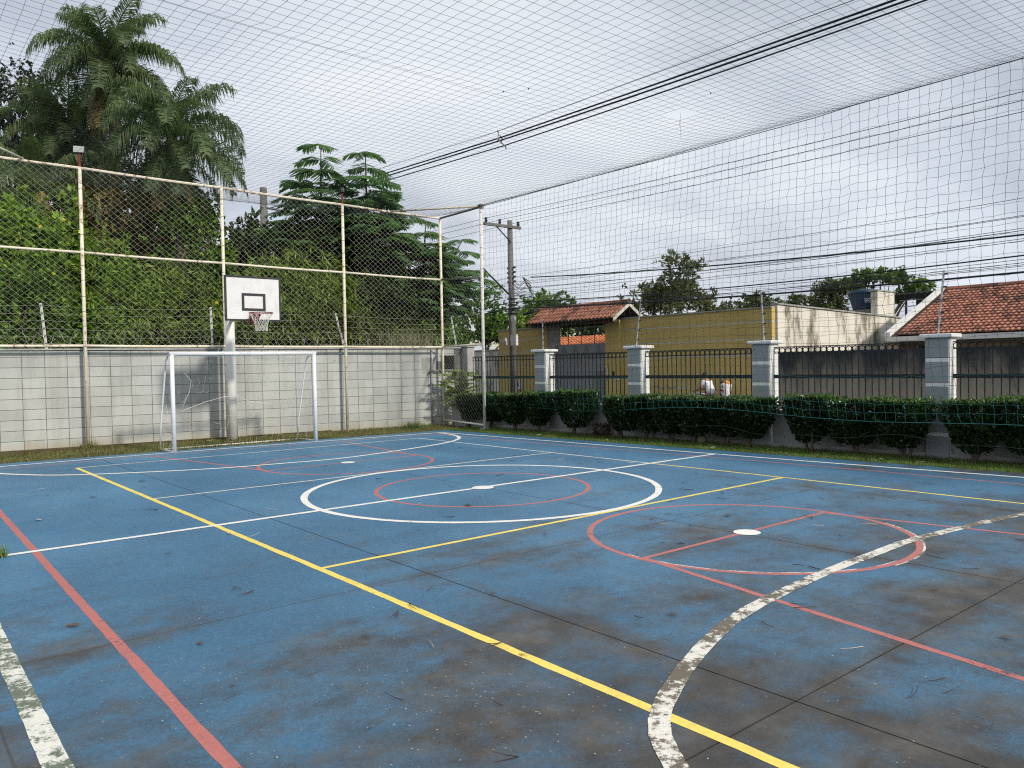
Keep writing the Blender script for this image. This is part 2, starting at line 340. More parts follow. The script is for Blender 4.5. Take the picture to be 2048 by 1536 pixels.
    MAT['lf_feather'] = leafmat('leaf_feather', [(.075,.16,.085),(.13,.24,.12),(.19,.32,.16)], .48)
    MAT['lf_palm'] = leafmat('leaf_palm', [(.06,.11,.05),(.12,.18,.07),(.21,.25,.11)], .42)
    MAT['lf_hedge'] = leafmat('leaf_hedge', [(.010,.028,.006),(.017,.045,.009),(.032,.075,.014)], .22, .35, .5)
    MAT['lf_street'] = leafmat('leaf_street', [(.055,.08,.035),(.10,.13,.055),(.17,.18,.08)], .25)
    MAT['lf_umb'] = leafmat('leaf_umbrella', [(.08,.135,.04),(.12,.19,.055),(.18,.25,.08)], .3)
    MAT['lf_lit_new'] = leafmat('leaf_lit_new', [(.03,.075,.012),(.07,.14,.025),(.16,.25,.05)], .25, .35, .5)  # young-shoot green, lightened to hold the highlight on the hedge tops
    MAT['flower'] = simple('yellow_flower', (.75, .58, .03), .6, .15, 9); MAT['straw'] = leafmat('straw', [(.28, .26, .15), (.40, .38, .24), (.20, .21, .10)], .25)
mats()
# ------------------------------------------------------------------ ground, street
def sheet(name, mat, pts, z, parent=None, kind='structure'):
    o = MB().add([(x, y, z) for x, y in pts], [tuple(range(len(pts)))]).build(name, mat, parent)
    if kind: o['kind'] = kind
    return o
g = sheet('ground', MAT['earth'], [(-400, -400), (400, -400), (400, 400), (-400, 400)], -0.30)
def slab(name, mat, pts, z0, z1, kind='structure'):
    n = len(pts); vs = [(x, y, z0) for x, y in pts] + [(x, y, z1) for x, y in pts]
    fs = [tuple(range(n - 1, -1, -1)), tuple(range(n, 2 * n))] + [(i, (i + 1) % n, n + (i + 1) % n, n + i) for i in range(n)]
    o = MB().add(vs, fs).build(name, mat); o['kind'] = kind; return o
slab('near_pavement', MAT['pavement'], [(7.35, -40), (8.6, -40), (8.6, 120), (7.35, 120)], -.29, .03)
slab('road', MAT['asphalt'], [(8.604, -40), (13.5, -40), (13.5, 120), (8.604, 120)], -.29, -.09)
slab('far_pavement', MAT['pavement'], [(13.504, -40), (15.94, -40), (15.94, 120), (13.504, 120)], -.29, .05)
slab('verge_soil', MAT['soil'], [(-7.8, 8.2), (5.3, 8.0), (6.4, -13), (6.95, -13), (6.45, 9.95), (-7.8, 11.3)], -.28, -.035)
slab('lot_soil', MAT['soil'], [(-40, 11.9), (6.6, 10.3), (6.6, 60), (-40, 60)], -.28, .02)

# ------------------------------------------------------------------ court: slabs and painted lines
court = thing('court', 'weathered blue sports court of concrete slabs with worn painted lines', 'court', (0, 0, 0))
court['kind'] = 'structure'
RE = lambda y: 5.05 + (8.3 - y) * .0715
TE = lambda x: 8.45 - .05 * x
def cslab(x0, x1, y0, y1):
    g_ = .004
    xs0 = x0 + g_; r0 = RE(y0) if x1 > 4 else x1 - g_; r1 = RE(min(y1, 8.2)) if x1 > 4 else x1 - g_
    t0 = TE(xs0) if y1 > 8 else y1 - g_; t1 = TE(r1) if y1 > 8 else y1 - g_
    pts = [(xs0, y0 + g_), (r0, y0 + g_), (r1, t1), (xs0, t0)]
    n = 4; dz = random.uniform(-.0002, .0002); b = .0006
    vs = [(x, y, -.10) for x, y in pts] + [(x, y, -b + dz) for x, y in pts]
    cx = sum(p[0] for p in pts) / 4; cy = sum(p[1] for p in pts) / 4
    vs += [(x - b * (1 if x > cx else -1), y - b * (1 if y > cy else -1), dz) for x, y in pts]
    fs = [(3, 2, 1, 0), (8, 9, 10, 11)] + [(k*4+i, k*4+(i+1) % 4, k*4+4+(i+1) % 4, k*4+4+i) for k in (0, 1) for i in range(4)]
    MB().add(vs, fs).build('slab', MAT['court'], court)
XS = [-6.6, -2.925, 0, 2.925, 6.4]; YS = [-12.48, -9.36, -6.24, -3.12, 0, 3.12, 6.24, 8.6]
for i in range(4):
    for j in range(7): cslab(XS[i], XS[i+1], YS[j], YS[j+1])
MB().add([(-6.6, -12.5, -.02), (RE(-12.5), -12.5, -.02), (RE(8.2), TE(5) - .02, -.02), (-6.6, TE(-6.6) - .02, -.02)], [(0, 1, 2, 3)]).build('joint_filler', MAT['needle'], court)
def spline(pts, n=10, closed=False):
    P = [Vector((*p, 0)) for p in pts]; out = []
    for i in range(len(P) - 1):
        a = P[max(i-1, 0)]; b = P[i]; c = P[i+1]; d = P[min(i+2, len(P)-1)]
        for k in range(n):
            t = k / n; out.append(.5 * ((2*b) + (c-a)*t + (2*a-5*b+4*c-d)*t*t + (-a+3*b-3*c+d)*t**3))
    out.append(P[-1]); return [(p.x, p.y) for p in out]
rl = random.Random(3)
def stroke(label, key, pts, w, z, closed=False):
    P = []
    for i in range(len(pts) - (0 if closed else 1)):
        a = Vector((*pts[i], 0)); b = Vector((*pts[(i+1) % len(pts)], 0)); k = max(1, int((b - a).length / .12))
        P += [a.lerp(b, t / k) for t in range(k)]
    if not closed: P.append(Vector((*pts[-1], 0)))
    vs = []; m = len(P)
    for i, p in enumerate(P):
        d = (P[(i+1) % m] - P[i-1]) if closed else (P[min(i+1, m-1)] - P[max(i-1, 0)])
        d.normalize(); s = Vector((-d.y, d.x, 0))
        for sg in (-1, 1): q = p + s * sg * (w / 2 + rl.uniform(-.0035, .0035)); vs.append((q.x, q.y, z))
    fs = [(2*i, 2*((i+1) % m), 2*((i+1) % m)+1, 2*i+1) for i in range(m if closed else m - 1)]
    o = MB().add(vs, fs).build('painted_line', MAT[key], court); o['label'] = label; return o
def circ(cx, cy, r, n=96, a0=0, a1=360): return [(cx + r * math.cos(rad(a0 + (a1-a0)*i/n)), cy + r * math.sin(rad(a0 + (a1-a0)*i/n))) for i in range(n + (0 if a1-a0 == 360 else 1))]
stroke('red basketball left sideline', 'red', [(-5.08, 7.7), (-5.10, 2.9), (-5.15, -2), (-5.20, -9)], .062, .0007)
stroke('faint red basketball right sideline', 'red_thin', [(4.25, 7.35), (4.32, 5), (4.70, 0), (4.84, -2.2), (4.95, -9)], .05, .0007)
stroke('faint red basketball end line', 'red_thin', [(-5.08, 7.72), (-1.5, 7.8), (4.25, 7.35)], .05, .0007)
stroke('red centre circle', 'red', circ(0, 0, 1.40), .055, .0007, True)
for s, cy in ((1, 3.92), (-1, -3.97)):
    stroke('red free-throw circle', 'red', circ(.07, cy, 1.46), .055, .0007, True)
    stroke('red free-throw line', 'red', [(-1.36, cy + .02), (1.46, cy - .01)], .05, .0009)
    stroke('red key side line', 'red', [(-1.36, cy), (-2.05 if s > 0 else -2.02, s * 7.78)], .055, .0011)
    stroke('red key side line', 'red', [(1.46, cy), (1.86 if s > 0 else 2.02, s * 7.6)], .055, .0011)
stroke('ghost of an older white arc inside the red circle', 'ghost', circ(.07, -3.97, 1.432, 40, 172, 268), .03, .0004)
stroke('ghost of an older white arc outside the red circle', 'ghost', circ(.075, -3.975, 1.488, 30, 262, 335), .022, .0004)
stroke('yellow volleyball left sideline', 'yellow', [(-3.53, 6.83), (-3.50, 0), (-3.49, -2.3), (-3.50, -6.83)], .062, .0014)
stroke('pale yellow volleyball right sideline', 'white_thin', [(3.38, 6.82), (3.40, 0)], .05, .0014)
stroke('pale yellow volleyball right sideline', 'yellow', [(3.40, -.02), (3.43, -2.3), (3.42, -6.83)], .05, .0014)
stroke('pale volleyball end line', 'white_thin', [(-3.52, 6.82), (3.40, 6.80)], .05, .0017)
stroke('pale yellow far attack line', 'white_thin', [(-3.50, 2.36), (3.40, 2.34)], .05, .0017)
stroke('yellow near attack line', 'yellow', [(-3.49, -2.37), (3.42, -2.33)], .055, .0017)
stroke('white right sideline', 'white', spline([(4.58, 7.62), (4.75, 5.5), (5.12, 0), (5.30, -2.33), (5.52, -4.6), (5.85, -9)], 8), .075, .0022)
stroke('worn white left sideline', 'white_green', [(-5.70, 8.15), (-5.68, 0), (-5.71, -4), (-5.74, -9)], .10, .0022)
stroke('white end line', 'white', spline([(-5.70, 8.12), (-1.6, 8.12), (2.45, 7.84), (4.60, 7.62)], 8), .075, .0025)
stroke('white halfway line', 'white', [(-5.64, .05), (5.10, 0)], .078, .0025)
stroke('white centre circle', 'white', circ(0, 0, 2.30), .085, .0028, True)
stroke('white penalty-area arc below the goal', 'white', spline([(-4.85, 8.05), (-4.75, 7.4), (-4.50, 6.75), (-3.75, 5.82), (-2.1, 4.95), (-.8, 4.66), (.46, 4.58), (2.45, 5.12), (3.5, 5.62), (4.08, 6.2), (4.38, 6.9), (4.46, 7.58)], 8), .085, .0031)
stroke('badly worn white penalty-area arc', 'white_worn', spline([(-4.5, -8.6), (-4.28, -7.4), (-3.98, -6.55), (-3.78, -6.18), (-3.5, -5.90), (-2.88, -5.60), (-2.02, -5.33), (-.87, -5.20), (.1, -5.17), (.98, -5.18), (2.8, -5.44), (3.6, -5.8), (4.3, -6.6)], 8), .10, .0031)
def disc(label, cx, cy, r, z):
    o = MB().add([(cx, cy, z)] + [(x, y, z) for x, y in circ(cx, cy, r, 28)], [(0, i + 1, (i + 1) % 28 + 1) for i in range(28)]).build('painted_spot', MAT['white'], court); o['label'] = label
disc('white centre spot', 0, 0, .145, .0034); disc('white penalty spot far', .07, 3.9, .12, .0034); disc('white penalty spot near', .08, -3.98, .125, .0034)

# ------------------------------------------------------------------ block wall behind the goal
_n = 1 / math.sqrt(1.01)
W = Matrix(((_n, .1*_n, 0, 0), (-.1*_n, _n, 0, 10.725), (0, 0, 1, 0), (0, 0, 0, 1)))
wall = thing('block_wall', 'pale grey concrete block wall behind the white goal', 'wall', W @ Vector((-5.05, 0, 0)))
MB().box(-5.0, 7.02, .010, .17, -.28, 2.13).build('core', MAT['mortar'], wall, M=W)
BW, BH = .42, .2225
bm = MB(); j = .0038; e = .005
bm.add([(j, .02, j), (BW-j, .02, j), (BW-j, .02, BH-j), (j, .02, BH-j), (j, e, j), (BW-j, e, j), (BW-j, e, BH-j), (j, e, BH-j), (j+e, 0, j+e), (BW-j-e, 0, j+e), (BW-j-e, 0, BH-j-e), (j+e, 0, BH-j-e)],
       [(8, 9, 10, 11)] + [(k*4+i, k*4+(i+1) % 4, k*4+4+(i+1) % 4, k*4+4+i) for k in (0, 1) for i in range(4)])
bmesh_ = bm.mesh('block', MAT['block']); rb = random.Random(5)
for i in range(28):
    for k in range(10):
        x = -5.0 + i * BW; z = -.02 + k * BH
        if x > 5.6 and 1.45 < z < 1.75 and x < 6.3: continue
        if k == 9: sz = .135 / BH
        else: sz = 1
        M = W @ T(x + rb.uniform(-.0015, .0004), rb.uniform(-.002, .002), z) @ Matrix.Diagonal((1, 1, sz, 1))
        link('block', bmesh_, wall, M)
MB().box(-5.05, 7.05, -.035, .20, 2.13, 2.165).build('coping', MAT['coping'], wall, M=W)
MB().box(5.72, 6.18, -.003, .012, 1.42, 1.88).build('patch', MAT['concrete'], wall, M=W)
# service hatch in the wall near the corner
h = thing('service_hatch', 'dark open meter niche in the wall beside the corner post', 'hatch', W @ Vector((6.55, 0, 1.7)))
MB().box(6.33, 6.76, -.012, .006, 1.53, 1.93).build('void', MAT['dark'], h, M=W)
for a in ((6.30, 6.79, -.03, .0, 1.93, 1.955), (6.27, 6.82, -.05, .0, 1.50, 1.53)): MB().box(*a).build('frame', MAT['concrete'], h, M=W)
c = thing('conduit_pipe', 'grey conduit pipe with a bracket running down the block wall', 'pipe', W @ Vector((6.02, -.04, 0)))
tube('pipe', MAT['steel'], c, [W @ Vector(p) for p in ((6.02, -.04, 2.12), (6.02, -.05, 1.8), (6.0, -.04, 1.2), (6.0, -.04, .05))], .022)
tube('bracket', MAT['dark_pipe'], c, [W @ Vector(p) for p in ((5.90, -.07, 1.42), (5.92, -.09, 1.50), (6.5, -.10, 1.50))], .02)
pier = thing('end_pier', 'plain grey concrete pier ending the block wall', 'pier', (7.1, 10.0, 0))
box('shaft', MAT['concrete'], pier, 6.98, 7.24, 9.75, 10.12, -.28, 2.16, bev=.012); box('cap', MAT['coping'], pier, 6.94, 7.28, 9.71, 10.16, 2.163, 2.20)
wx = thing('side_block_wall', 'continuation of the block wall beyond the left edge', 'wall', W @ Vector((-6.5, 0, 0)))
MB().box(-9.0, -5.06, 0, .17, -.28, 2.16).build('wall', MAT['block'], wx, M=W)

# electric fence on the block wall
def epost(p0, p1, label, group, n_ins=6):
    t = thing('electric_fence_post', label, 'post', p0, group); a = Vector(p0); b = Vector(p1)
    MB().tube([a, b], .017 if 'pillar' in label else .026, 4).build('bar', MAT['steel'] if 'pillar' in label else MAT['white_trim'], t)
    for k in range(n_ins):
        q = a.lerp(b, (k + .7) / n_ins); MB().tube([q + Vector((0, -.02, 0)), q + Vector((0, -.06, 0))], .016, 6).build('insulator', MAT['insulator'], t)
    return [a.lerp(b, (k + .7) / n_ins) + Vector((0, -.06, 0)) for k in range(n_ins)]
ep = [((-6.7, 11.38, 2.16), (-6.76, 11.38, 3.15)), ((-3.26, 11.05, 2.16), (-3.34, 11.06, 3.14)), ((.14, 10.71, 2.16), (.12, 10.71, 3.14)), ((3.44, 10.38, 2.16), (3.22, 10.40, 3.06)), ((6.82, 10.04, 2.16), (6.66, 10.05, 3.02))]
lb = ['white electric fence post beyond the left edge of the wall', 'white leaning electric fence post left of the first tall fence post', 'white upright electric fence post left of the backboard', 'white electric fence post leaning against the tall post right of the goal', 'white electric fence post at the wall end beside the wire coil']
rows = [epost(a, b, l, 'electric fence posts on the block wall') for (a, b), l in zip(ep, lb)]
for k in range(6):
    pts = []
    for i in range(4):
        for q in range(6): t_ = q / 6; p = rows[i][k].lerp(rows[i+1][k], t_); pts.append(p - Vector((0, 0, .05 * 4 * t_ * (1 - t_))))
    pts.append(rows[-1][k])
    tag(MB().tube(pts, .0028, 3).build('electric_wire', MAT['wire']), '%s electric wire strung along the top of the block wall' % ('lowest', 'second lowest', 'third', 'fourth', 'second highest', 'highest')[k], 'wire', 'electric wires over the block wall')
pts = []; rz = random.Random(8)
for i in range(0, 560):
    a = i * .42; x = -6.3 + i * .0235; r = .19 + .03 * math.sin(i * .13)
    pts.append(W @ Vector((x + rz.uniform(-.01, .01), .08 + r * math.cos(a), 2.38 + r * math.sin(a) * 1.05)))
tag(MB().tube(pts, .003, 3).build('razor_wire_coil', MAT['steel']), 'loose coil of razor wire along the block wall top', 'wire')

# ------------------------------------------------------------------ tall chain-link fence
FY = lambda x: 10.49 - .1 * x
ZT = lambda x: 5.955 - .034 * (x - .35); ZM = lambda x: 4.175 - .022 * (x - .35); ZB = lambda x: 2.20 - .006 * (x - .35)
fence = thing('chain_link_fence', 'tall rusty cream pipe and chain-link fence standing before the block wall', 'fence', (0, FY(0), 0))
PX = [-5.52, -2.575, .36, 3.36, 6.21]
for i, x in enumerate(PX):
    p = MB().tube([(x, FY(x), -.1), (x, FY(x), ZT(x) + .02)], .037, 10).build('post', MAT['pipe'], fence, smooth=True)
    for k in range(int((ZT(x) - 2.2) / .33)):
        z = 2.3 + k * .33 + rb.uniform(-.03, .03); MB().tube([(x + .042*math.cos(a), FY(x) + .042*math.sin(a), z + .006*math.cos(a)) for a in [q*math.pi/4 for q in range(8)]], .004, 3, closed=True).build('tie_wire', MAT['dark_pipe'], p)
for f_, r_ in ((ZT, .032), (ZM, .028), (ZB, .030)):
    for i in range(4):
        a, b = PX[i], PX[i+1]; pts = []
        for k in range(7):
            t_ = k / 6; x = a + (b - a) * t_; pts.append((x, FY(x) - (.0 if f_ is not ZB else .02), f_(x) - .012 * math.sin(math.pi * t_)))
        MB().tube(pts, r_, 8).build('rail', MAT['pipe'], fence, smooth=True)
GP = Vector((5.905, 7.60, 0)); CP = Vector((6.21, FY(6.21), 0))
p = MB().tube([GP + Vector((0, 0, -.1)), GP + Vector((0, 0, 5.70))], .042, 10).build('post', MAT['white_post'], fence, smooth=True)
for k in range(20):
    z = .35 + k * .27 + rb.uniform(-.04, .04); MB().tube([(GP.x + .046*math.cos(a), GP.y + .046*math.sin(a), z) for a in [q*math.pi/4 for q in range(8)]], .004, 3, closed=True).build('tie_wire', MAT['dark_pipe'], p)
box('base_plate', MAT['concrete'], fence, GP.x - .09, GP.x + .09, GP.y - .09, GP.y + .09, -.06, .03)
box('corner_knob', MAT['dark_pipe'], fence, GP.x - .05, GP.x + .06, GP.y - .06, GP.y + .05, 5.62, 5.72)
for z0, z1, mt in ((5.755, 5.66, 'dark_pipe'), (4.05, 3.87, 'dark_pipe'), (2.17, 2.17, 'pipe'), (.12, .10, 'white_post')):
    MB().tube([CP + Vector((0, 0, z0)), GP + Vector((0, 0, z1))], .028, 8).build('rail', MAT[mt], fence, smooth=True)
MB().tube([GP + Vector((0, 0, 5.68)), (4.70, FY(4.70), ZT(4.70))], .026, 8).build('corner_brace', MAT['pipe'], fence, smooth=True)
MB().tube([(-3.61, FY(-3.61), ZT(-3.61) + .03), (-4.9, 8.9, 6.06)], .026, 8).build('corner_brace', MAT['pipe'], fence, smooth=True)
def chain(name, A, B, z0, z1, pitch, slope, parent, r=.0017, seed=1):
    rr = random.Random(seed); A = Vector((A.x, A.y, 0)); B = Vector((B.x, B.y, 0)); L = (B - A).length; d = (B - A) / L; nrm = Vector((-d.y, d.x, 0)); m = MB(); H = z1 - z0
    for fam in (1, -1):
        c = -H / slope
        while c < L + H / slope:
            pts = []
            n = 14
            for k in range(n + 1):
                z = H * k / n; s = c + z / slope if fam > 0 else c - z / slope + H / slope
                if 0 <= s <= L: pts.append(A + d * (s + rr.uniform(-.006, .006)) + nrm * (.006 * fam) + Vector((0, 0, z0 + z + rr.uniform(-.006, .006))))
            if len(pts) > 1: m.tube(pts, r, 3, cap=False)
            c += pitch
    o = m.build(name, MAT['wire'], parent); o['kind'] = 'stuff'; return o
for i in range(4):
    a, b = PX[i], PX[i+1]; chain('wire_mesh', Vector((a, FY(a), 0)), Vector((b, FY(b), 0)), ZB((a+b)/2), ZT((a+b)/2), .150, .86, fence, seed=i)
chain('wire_mesh', CP, GP, .12, 5.69, .150, .86, fence, seed=9)

def floodlight(base, aim, label, sc=1):
    t = thing('floodlight', label, 'floodlight', base, 'floodlights on the tall fence'); b = Vector(base)
    MB().tube([b, b + Vector((0, 0, .30))], .025, 6).build('stem', MAT['rust_red'], t)
    sc *= .78; M = T(b.x, b.y, b.z + .37) @ RZ(aim) @ Matrix.Rotation(rad(-12), 4, 'X')
    MB().bevbox(-.15*sc, .15*sc, -.03, .05, -.11*sc, .11*sc, .012).build('housing', MAT['black'], t, M=M)
    MB().box(-.13*sc, .13*sc, -.036, -.028, -.09*sc, .09*sc).build('lens', MAT['lamp_glass'], t, M=M)
floodlight((-2.575, FY(-2.575), ZT(-2.575) + .02), rad(-25), 'grey square floodlight on a red stem above the left tall post')
floodlight((3.36, FY(3.36), ZT(3.36) + .0), rad(75), 'small floodlight turned sideways above the tall post right of the backboard', .7)

# ------------------------------------------------------------------ goal
goal = thing('football_goal', 'white tubular football goal with a torn net in front of the block wall', 'goal', (0, 8.15, 0))
GX0, GX1, GYf, GYb, GH = -1.55, 1.50, 8.12, 9.10, 1.975
for x in (GX0, GX1): MB().tube([(x, GYf, -.03), (x, GYf, GH)], .043, 12).build('post', MAT['white_metal'], goal, smooth=True)
MB().tube([(GX0 - .043, GYf, GH), (GX1 + .043, GYf, GH)], .043, 12).build('crossbar', MAT['white_metal'], goal, smooth=True)
for x in (GX0, GX1):
    MB().tube([(x, GYf + .03, GH - .02), (x, GYf + .25, GH - .03), (x, GYf + .40, GH - .14), (x, GYf + .48, GH - .35), (x, GYb - .1, .5), (x, GYb, .0)], .018, 8).build('back_stay', MAT['white_metal'], goal, smooth=True)
    MB().tube([(x, GYf, .012), (x, GYb, -.008)], .017, 8).build('ground_bar', MAT['white_metal'], goal, smooth=True)
MB().tube([(GX0, GYb, -.012), (GX1, GYb, -.016)], .016, 8).build('ground_bar', MAT['white_metal'], goal, smooth=True)
rn = random.Random(12); gm = MB()
def gback(x, s):   # s 0 top front .. 1 bottom back
    prof = [(GYf + .03, GH - .04), (GYf + .42, GH - .12), (GYf + .55, GH - .45), (GYb - .25, 1.0), (GYb - .12, .5), (GYb, .05)]
    u = s * 5; i = min(4, int(u)); f = u - i; y = prof[i][0] * (1-f) + prof[i+1][0] * f; z = prof[i][1] * (1-f) + prof[i+1][1] * f
    return Vector((x, y + .09 * math.sin(x * 3.1 + s * 5), z - .05 * math.sin(x * 2.2)))
nx, ns = 22, 16
G = [[gback(GX0 + .02 + (GX1 - GX0 - .04) * i / nx + rn.uniform(-.03, .03), min(1, max(0, s / ns + rn.uniform(-.015, .015)))) for s in range(ns + 1)] for i in range(nx + 1)]
for i in range(nx + 1):
    for s in range(ns + 1):
        dens = .85 if s < 3 else (.60 if i > 15 else (.42 if i > 9 or s < 6 else .14))
        if s < ns and rn.random() < dens: gm.tube([G[i][s], G[i][s].lerp(G[i][s+1], .5) + Vector((rn.uniform(-.02, .02), rn.uniform(-.02, .02), 0)), G[i][s+1]], .0022, 3, cap=False)
        if i < nx and rn.random() < dens: gm.tube([G[i][s], G[i][s].lerp(G[i+1][s], .5) - Vector((0, 0, .02)), G[i+1][s]], .0022, 3, cap=False)
for x in (GX0, GX1):
    for q in range(60):
        z0 = rn.uniform(.1, 1.8); y0 = GYf + (GYb - GYf) * (1 - z0 / 2) * rn.random(); gm.tube([(x, y0, z0), (x + rn.uniform(-.05, .05), y0 + rn.uniform(-.12, .12), max(.05, z0 - rn.uniform(.1, .2)))], .002, 3, cap=False)
gm.build('net', MAT['string'], goal)['kind'] = 'stuff'
def hang(pts): return [Vector(p) for p in spline([(p[0], p[1]) for p in pts], 4)]
MB().tube([(-1.35, 8.6, 1.85), (-1.25, 8.62, 1.7), (-1.02, 8.66, 1.42), (-1.04, 8.7, 1.2), (-1.15, 8.74, .95), (-1.16, 8.8, .80), (-.7, 8.85, .95), (-.3, 8.82, 1.05), (-.05, 8.8, 1.08), (.3, 8.85, .92), (.8, 8.8, .84)], .0045, 4).build('loose_cord', MAT['string'], goal)

# ------------------------------------------------------------------ basketball hoop
hoop = thing('basketball_hoop', 'basketball hoop with white board on a thick white post behind the goal', 'hoop', (.27, 9.9, 0))
MB().tube([(.27, 9.9, -.1), (.27, 9.9, 3.05)], [.118, .105], 20).build('pole', MAT['white_post'], hoop, smooth=True)
for z in (2.75, 3.0): MB().tube([(.27, 9.9, z), (.10, 7.84, z + .14)], .04, 8).build('arm', MAT['white_post'], hoop, smooth=True)
BX0, BX1, BZ0, BZ1, BY = -.562, .605, 2.655, 3.565, 7.80
bd = box('backboard', MAT['board'], hoop, BX0, BX1, BY, BY + .03, BZ0, BZ1)
for a in ((BX0 - .012, BX1 + .012, BY - .006, BY + .034, BZ1 - .028, BZ1 + .012), (BX0 - .012, BX1 + .012, BY - .006, BY + .034, BZ0 - .012, BZ0 + .026),
          (BX0 - .012, BX0 + .026, BY - .006, BY + .034, BZ0 + .026, BZ1 - .028), (BX1 - .026, BX1 + .012, BY - .006, BY + .034, BZ0 + .026, BZ1 - .028)): box('border', MAT['black'], bd, *a)
tx0, tx1, tz0, tz1, tw = -.226, .281, 2.855, 3.222, .055
for a in ((tx0, tx1, tz1 - tw, tz1), (tx0, tx1, tz0, tz0 + tw), (tx0, tx0 + tw, tz0 + tw, tz1 - tw), (tx1 - tw, tx1, tz0 + tw, tz1 - tw)): box('target_line', MAT['black'], bd, a[0], a[1], BY - .004, BY + .001, a[2], a[3])
RC = Vector((.025, 7.42, 2.79)); RR = .235
MB().tube([RC + Vector((RR * math.cos(a), RR * math.sin(a), 0)) for a in [2 * math.pi * k / 36 for k in range(36)]], .0105, 6, closed=True).build('rim', MAT['red_metal'], hoop, smooth=True)
br = MB(); br.add([(-.07, BY, 2.81), (.12, BY, 2.81), (.12, BY - .16, 2.79), (-.07, BY - .16, 2.79), (-.05, BY, 2.60), (.10, BY, 2.60)], [(0, 1, 2, 3), (4, 3, 2, 5), (0, 3, 4), (1, 5, 2), (0, 4, 5, 1)]); br.build('bracket', MAT['red_metal'], hoop)
nm = MB(); NS = 12; lev = [(0, .235), (.10, .18), (.19, .14), (.28, .115), (.37, .12)]
for k in range(NS):
    for sg in (1, -1):
        pts = [RC + Vector((r * math.cos(2*math.pi*(k + sg*i*.5)/NS), r * math.sin(2*math.pi*(k + sg*i*.5)/NS), -z)) for i, (z, r) in enumerate(lev)]
        nm.tube(pts, .0038, 4, cap=False)
nm.build('net', MAT['string'], hoop)

# ------------------------------------------------------------------ sports nets: ceiling and street side
rc = np.random.default_rng(4)
NX0, NX1, NY0, NY1 = -6.7, 5.9, -11.0, 10.55
def cz(x, y):
    edge = 5.70 + .016 * (5.9 - x) * (1 if y > 0 else .6)
    dx = min(NX1 - x, x - NX0); dy = min(NY1 - .1 * (x + 0) - y + .3, y - NY0 + 2)
    return edge - .52 * (1 - math.exp(-max(dx, 0) / .8)) * (1 - math.exp(-max(dy, 0) / 1.6))
def far_edge(x):
    if x > 4.7: t_ = (x - 4.7) / (5.905 - 4.7); return FY(4.7) + (7.6 - FY(4.7)) * t_
    return FY(x)
xs = np.arange(NX0, NX1 + .001, .15); ys = np.arange(NY0, NY1, .15)
jx = rc.normal(0, .006, (len(xs), len(ys))); jy = rc.normal(0, .006, (len(xs), len(ys)))
cnet = thing('ceiling_net', 'wide dark safety net stretched over the whole court', 'net', (5.9, 7.6, 5.7))
m = MB(); HX, HY = 2.95, -1.0
def tornx(x, y): return (x - HX) ** 2 + (y - HY) ** 2 < .20 ** 2
for i, x in enumerate(xs):
    ye = far_edge(min(x, 5.9)); pts = []
    for k in range(0, len(ys)):
        y = ys[k]
        if y > ye: break
        if tornx(x, y):
            if len(pts) > 1: m.tube(pts, .0019, 3, cap=False)
            pts = []; continue
        if k % 2 and y < ye - .3 and not tornx(x, ys[k] + .3) and not tornx(x, ys[k] - .3): continue
        pts.append((x + jx[i, k], y + jy[i, k], cz(x, y)))
    if x < 5.88: pts.append((x, ye, ZT(x) if x < 4.7 else 5.70 + .1 * (5.9 - x)))
    if len(pts) > 1: m.tube(pts, .0019, 3, cap=False)
for k, y in enumerate(ys):
    pts = []
    for i, x in enumerate(xs):
        if y > far_edge(min(x, 5.9)): continue
        if tornx(x, y):
            if len(pts) > 1: m.tube(pts, .0019, 3, cap=False)
            pts = []; continue
        if i % 2 and 1 < NX1 - x: 
            if not tornx(x + .3, y) and not tornx(x - .3, y): continue
        pts.append((x + jx[i, k], y + jy[i, k], cz(x, y)))
    if len(pts) > 1: m.tube(pts, .0019, 3, cap=False)
for a, b in (((2.82, -1.13, 5.19), (2.81, -1.12, 5.0)), ((3.1, -.9, 5.19), (3.11, -.91, 4.93))): m.tube([a, ((a[0]+b[0])/2 + .02, a[1], (a[2]+b[2])/2), b], .0019, 3)
m.build('mesh', MAT['cord'], cnet)['kind'] = 'stuff'
for x, y in [(rc.uniform(-4, 5.5), rc.uniform(-3, 8)) for _ in range(8)]:
    MB().tube([(x, y, cz(x, y) - .01), (x + .02, y + .015, cz(x, y) + .01)], .008, 5).build('caught_leaf', MAT['dark_fleck'], cnet)
pts = [(5.9, y, 5.70 - .10 * math.sin(math.pi * (7.6 - y) / 19) + (.03 if y < -2 else 0)) for y in np.linspace(7.6, -11.2, 30)]
MB().tube(pts, .0065, 4).build('edge_rope', MAT['cord'], cnet)
snet = thing('side_net', 'green string net hanging from the ceiling rope along the hedge side', 'net', (5.9, 7.6, .6))
ztop = lambda y: 5.70 - .10 * math.sin(math.pi * (7.6 - y) / 19) + (.03 if y < -2 else 0)
zbot = lambda y: .64 + .05 * math.sin(y * 1.1 + .5) + .06 * math.cos(y * .45)
sy = np.arange(7.52, -11.1, -.15); NZ = 36
jz = rc.normal(0, .010, (len(sy), NZ + 1)); jyy = rc.normal(0, .009, (len(sy), NZ + 1)); jxx = rc.normal(0, .012, (len(sy), NZ + 1))
def sp(i, k):
    y = sy[i]; a = zbot(y); b = ztop(y); f = k / NZ; bel = .22 * math.sin(math.pi * f) * (.3 + .7 * math.sin(y * .31 + 1) ** 2)
    return (5.9 - bel + jxx[i, k] * (k < NZ), y + jyy[i, k] + .10 * math.sin(f * 5 + y * .3) * (1 - f), a + (b - a) * f + jz[i, k] * (0 < k < NZ))
m = MB(); mg = MB()
for i in range(len(sy)):
    P_ = [sp(i, k) for k in range(NZ + 1)]; m.tube(P_[5:], .0026, 3, cap=False); mg.tube(P_[:6], .0024, 3, cap=False)
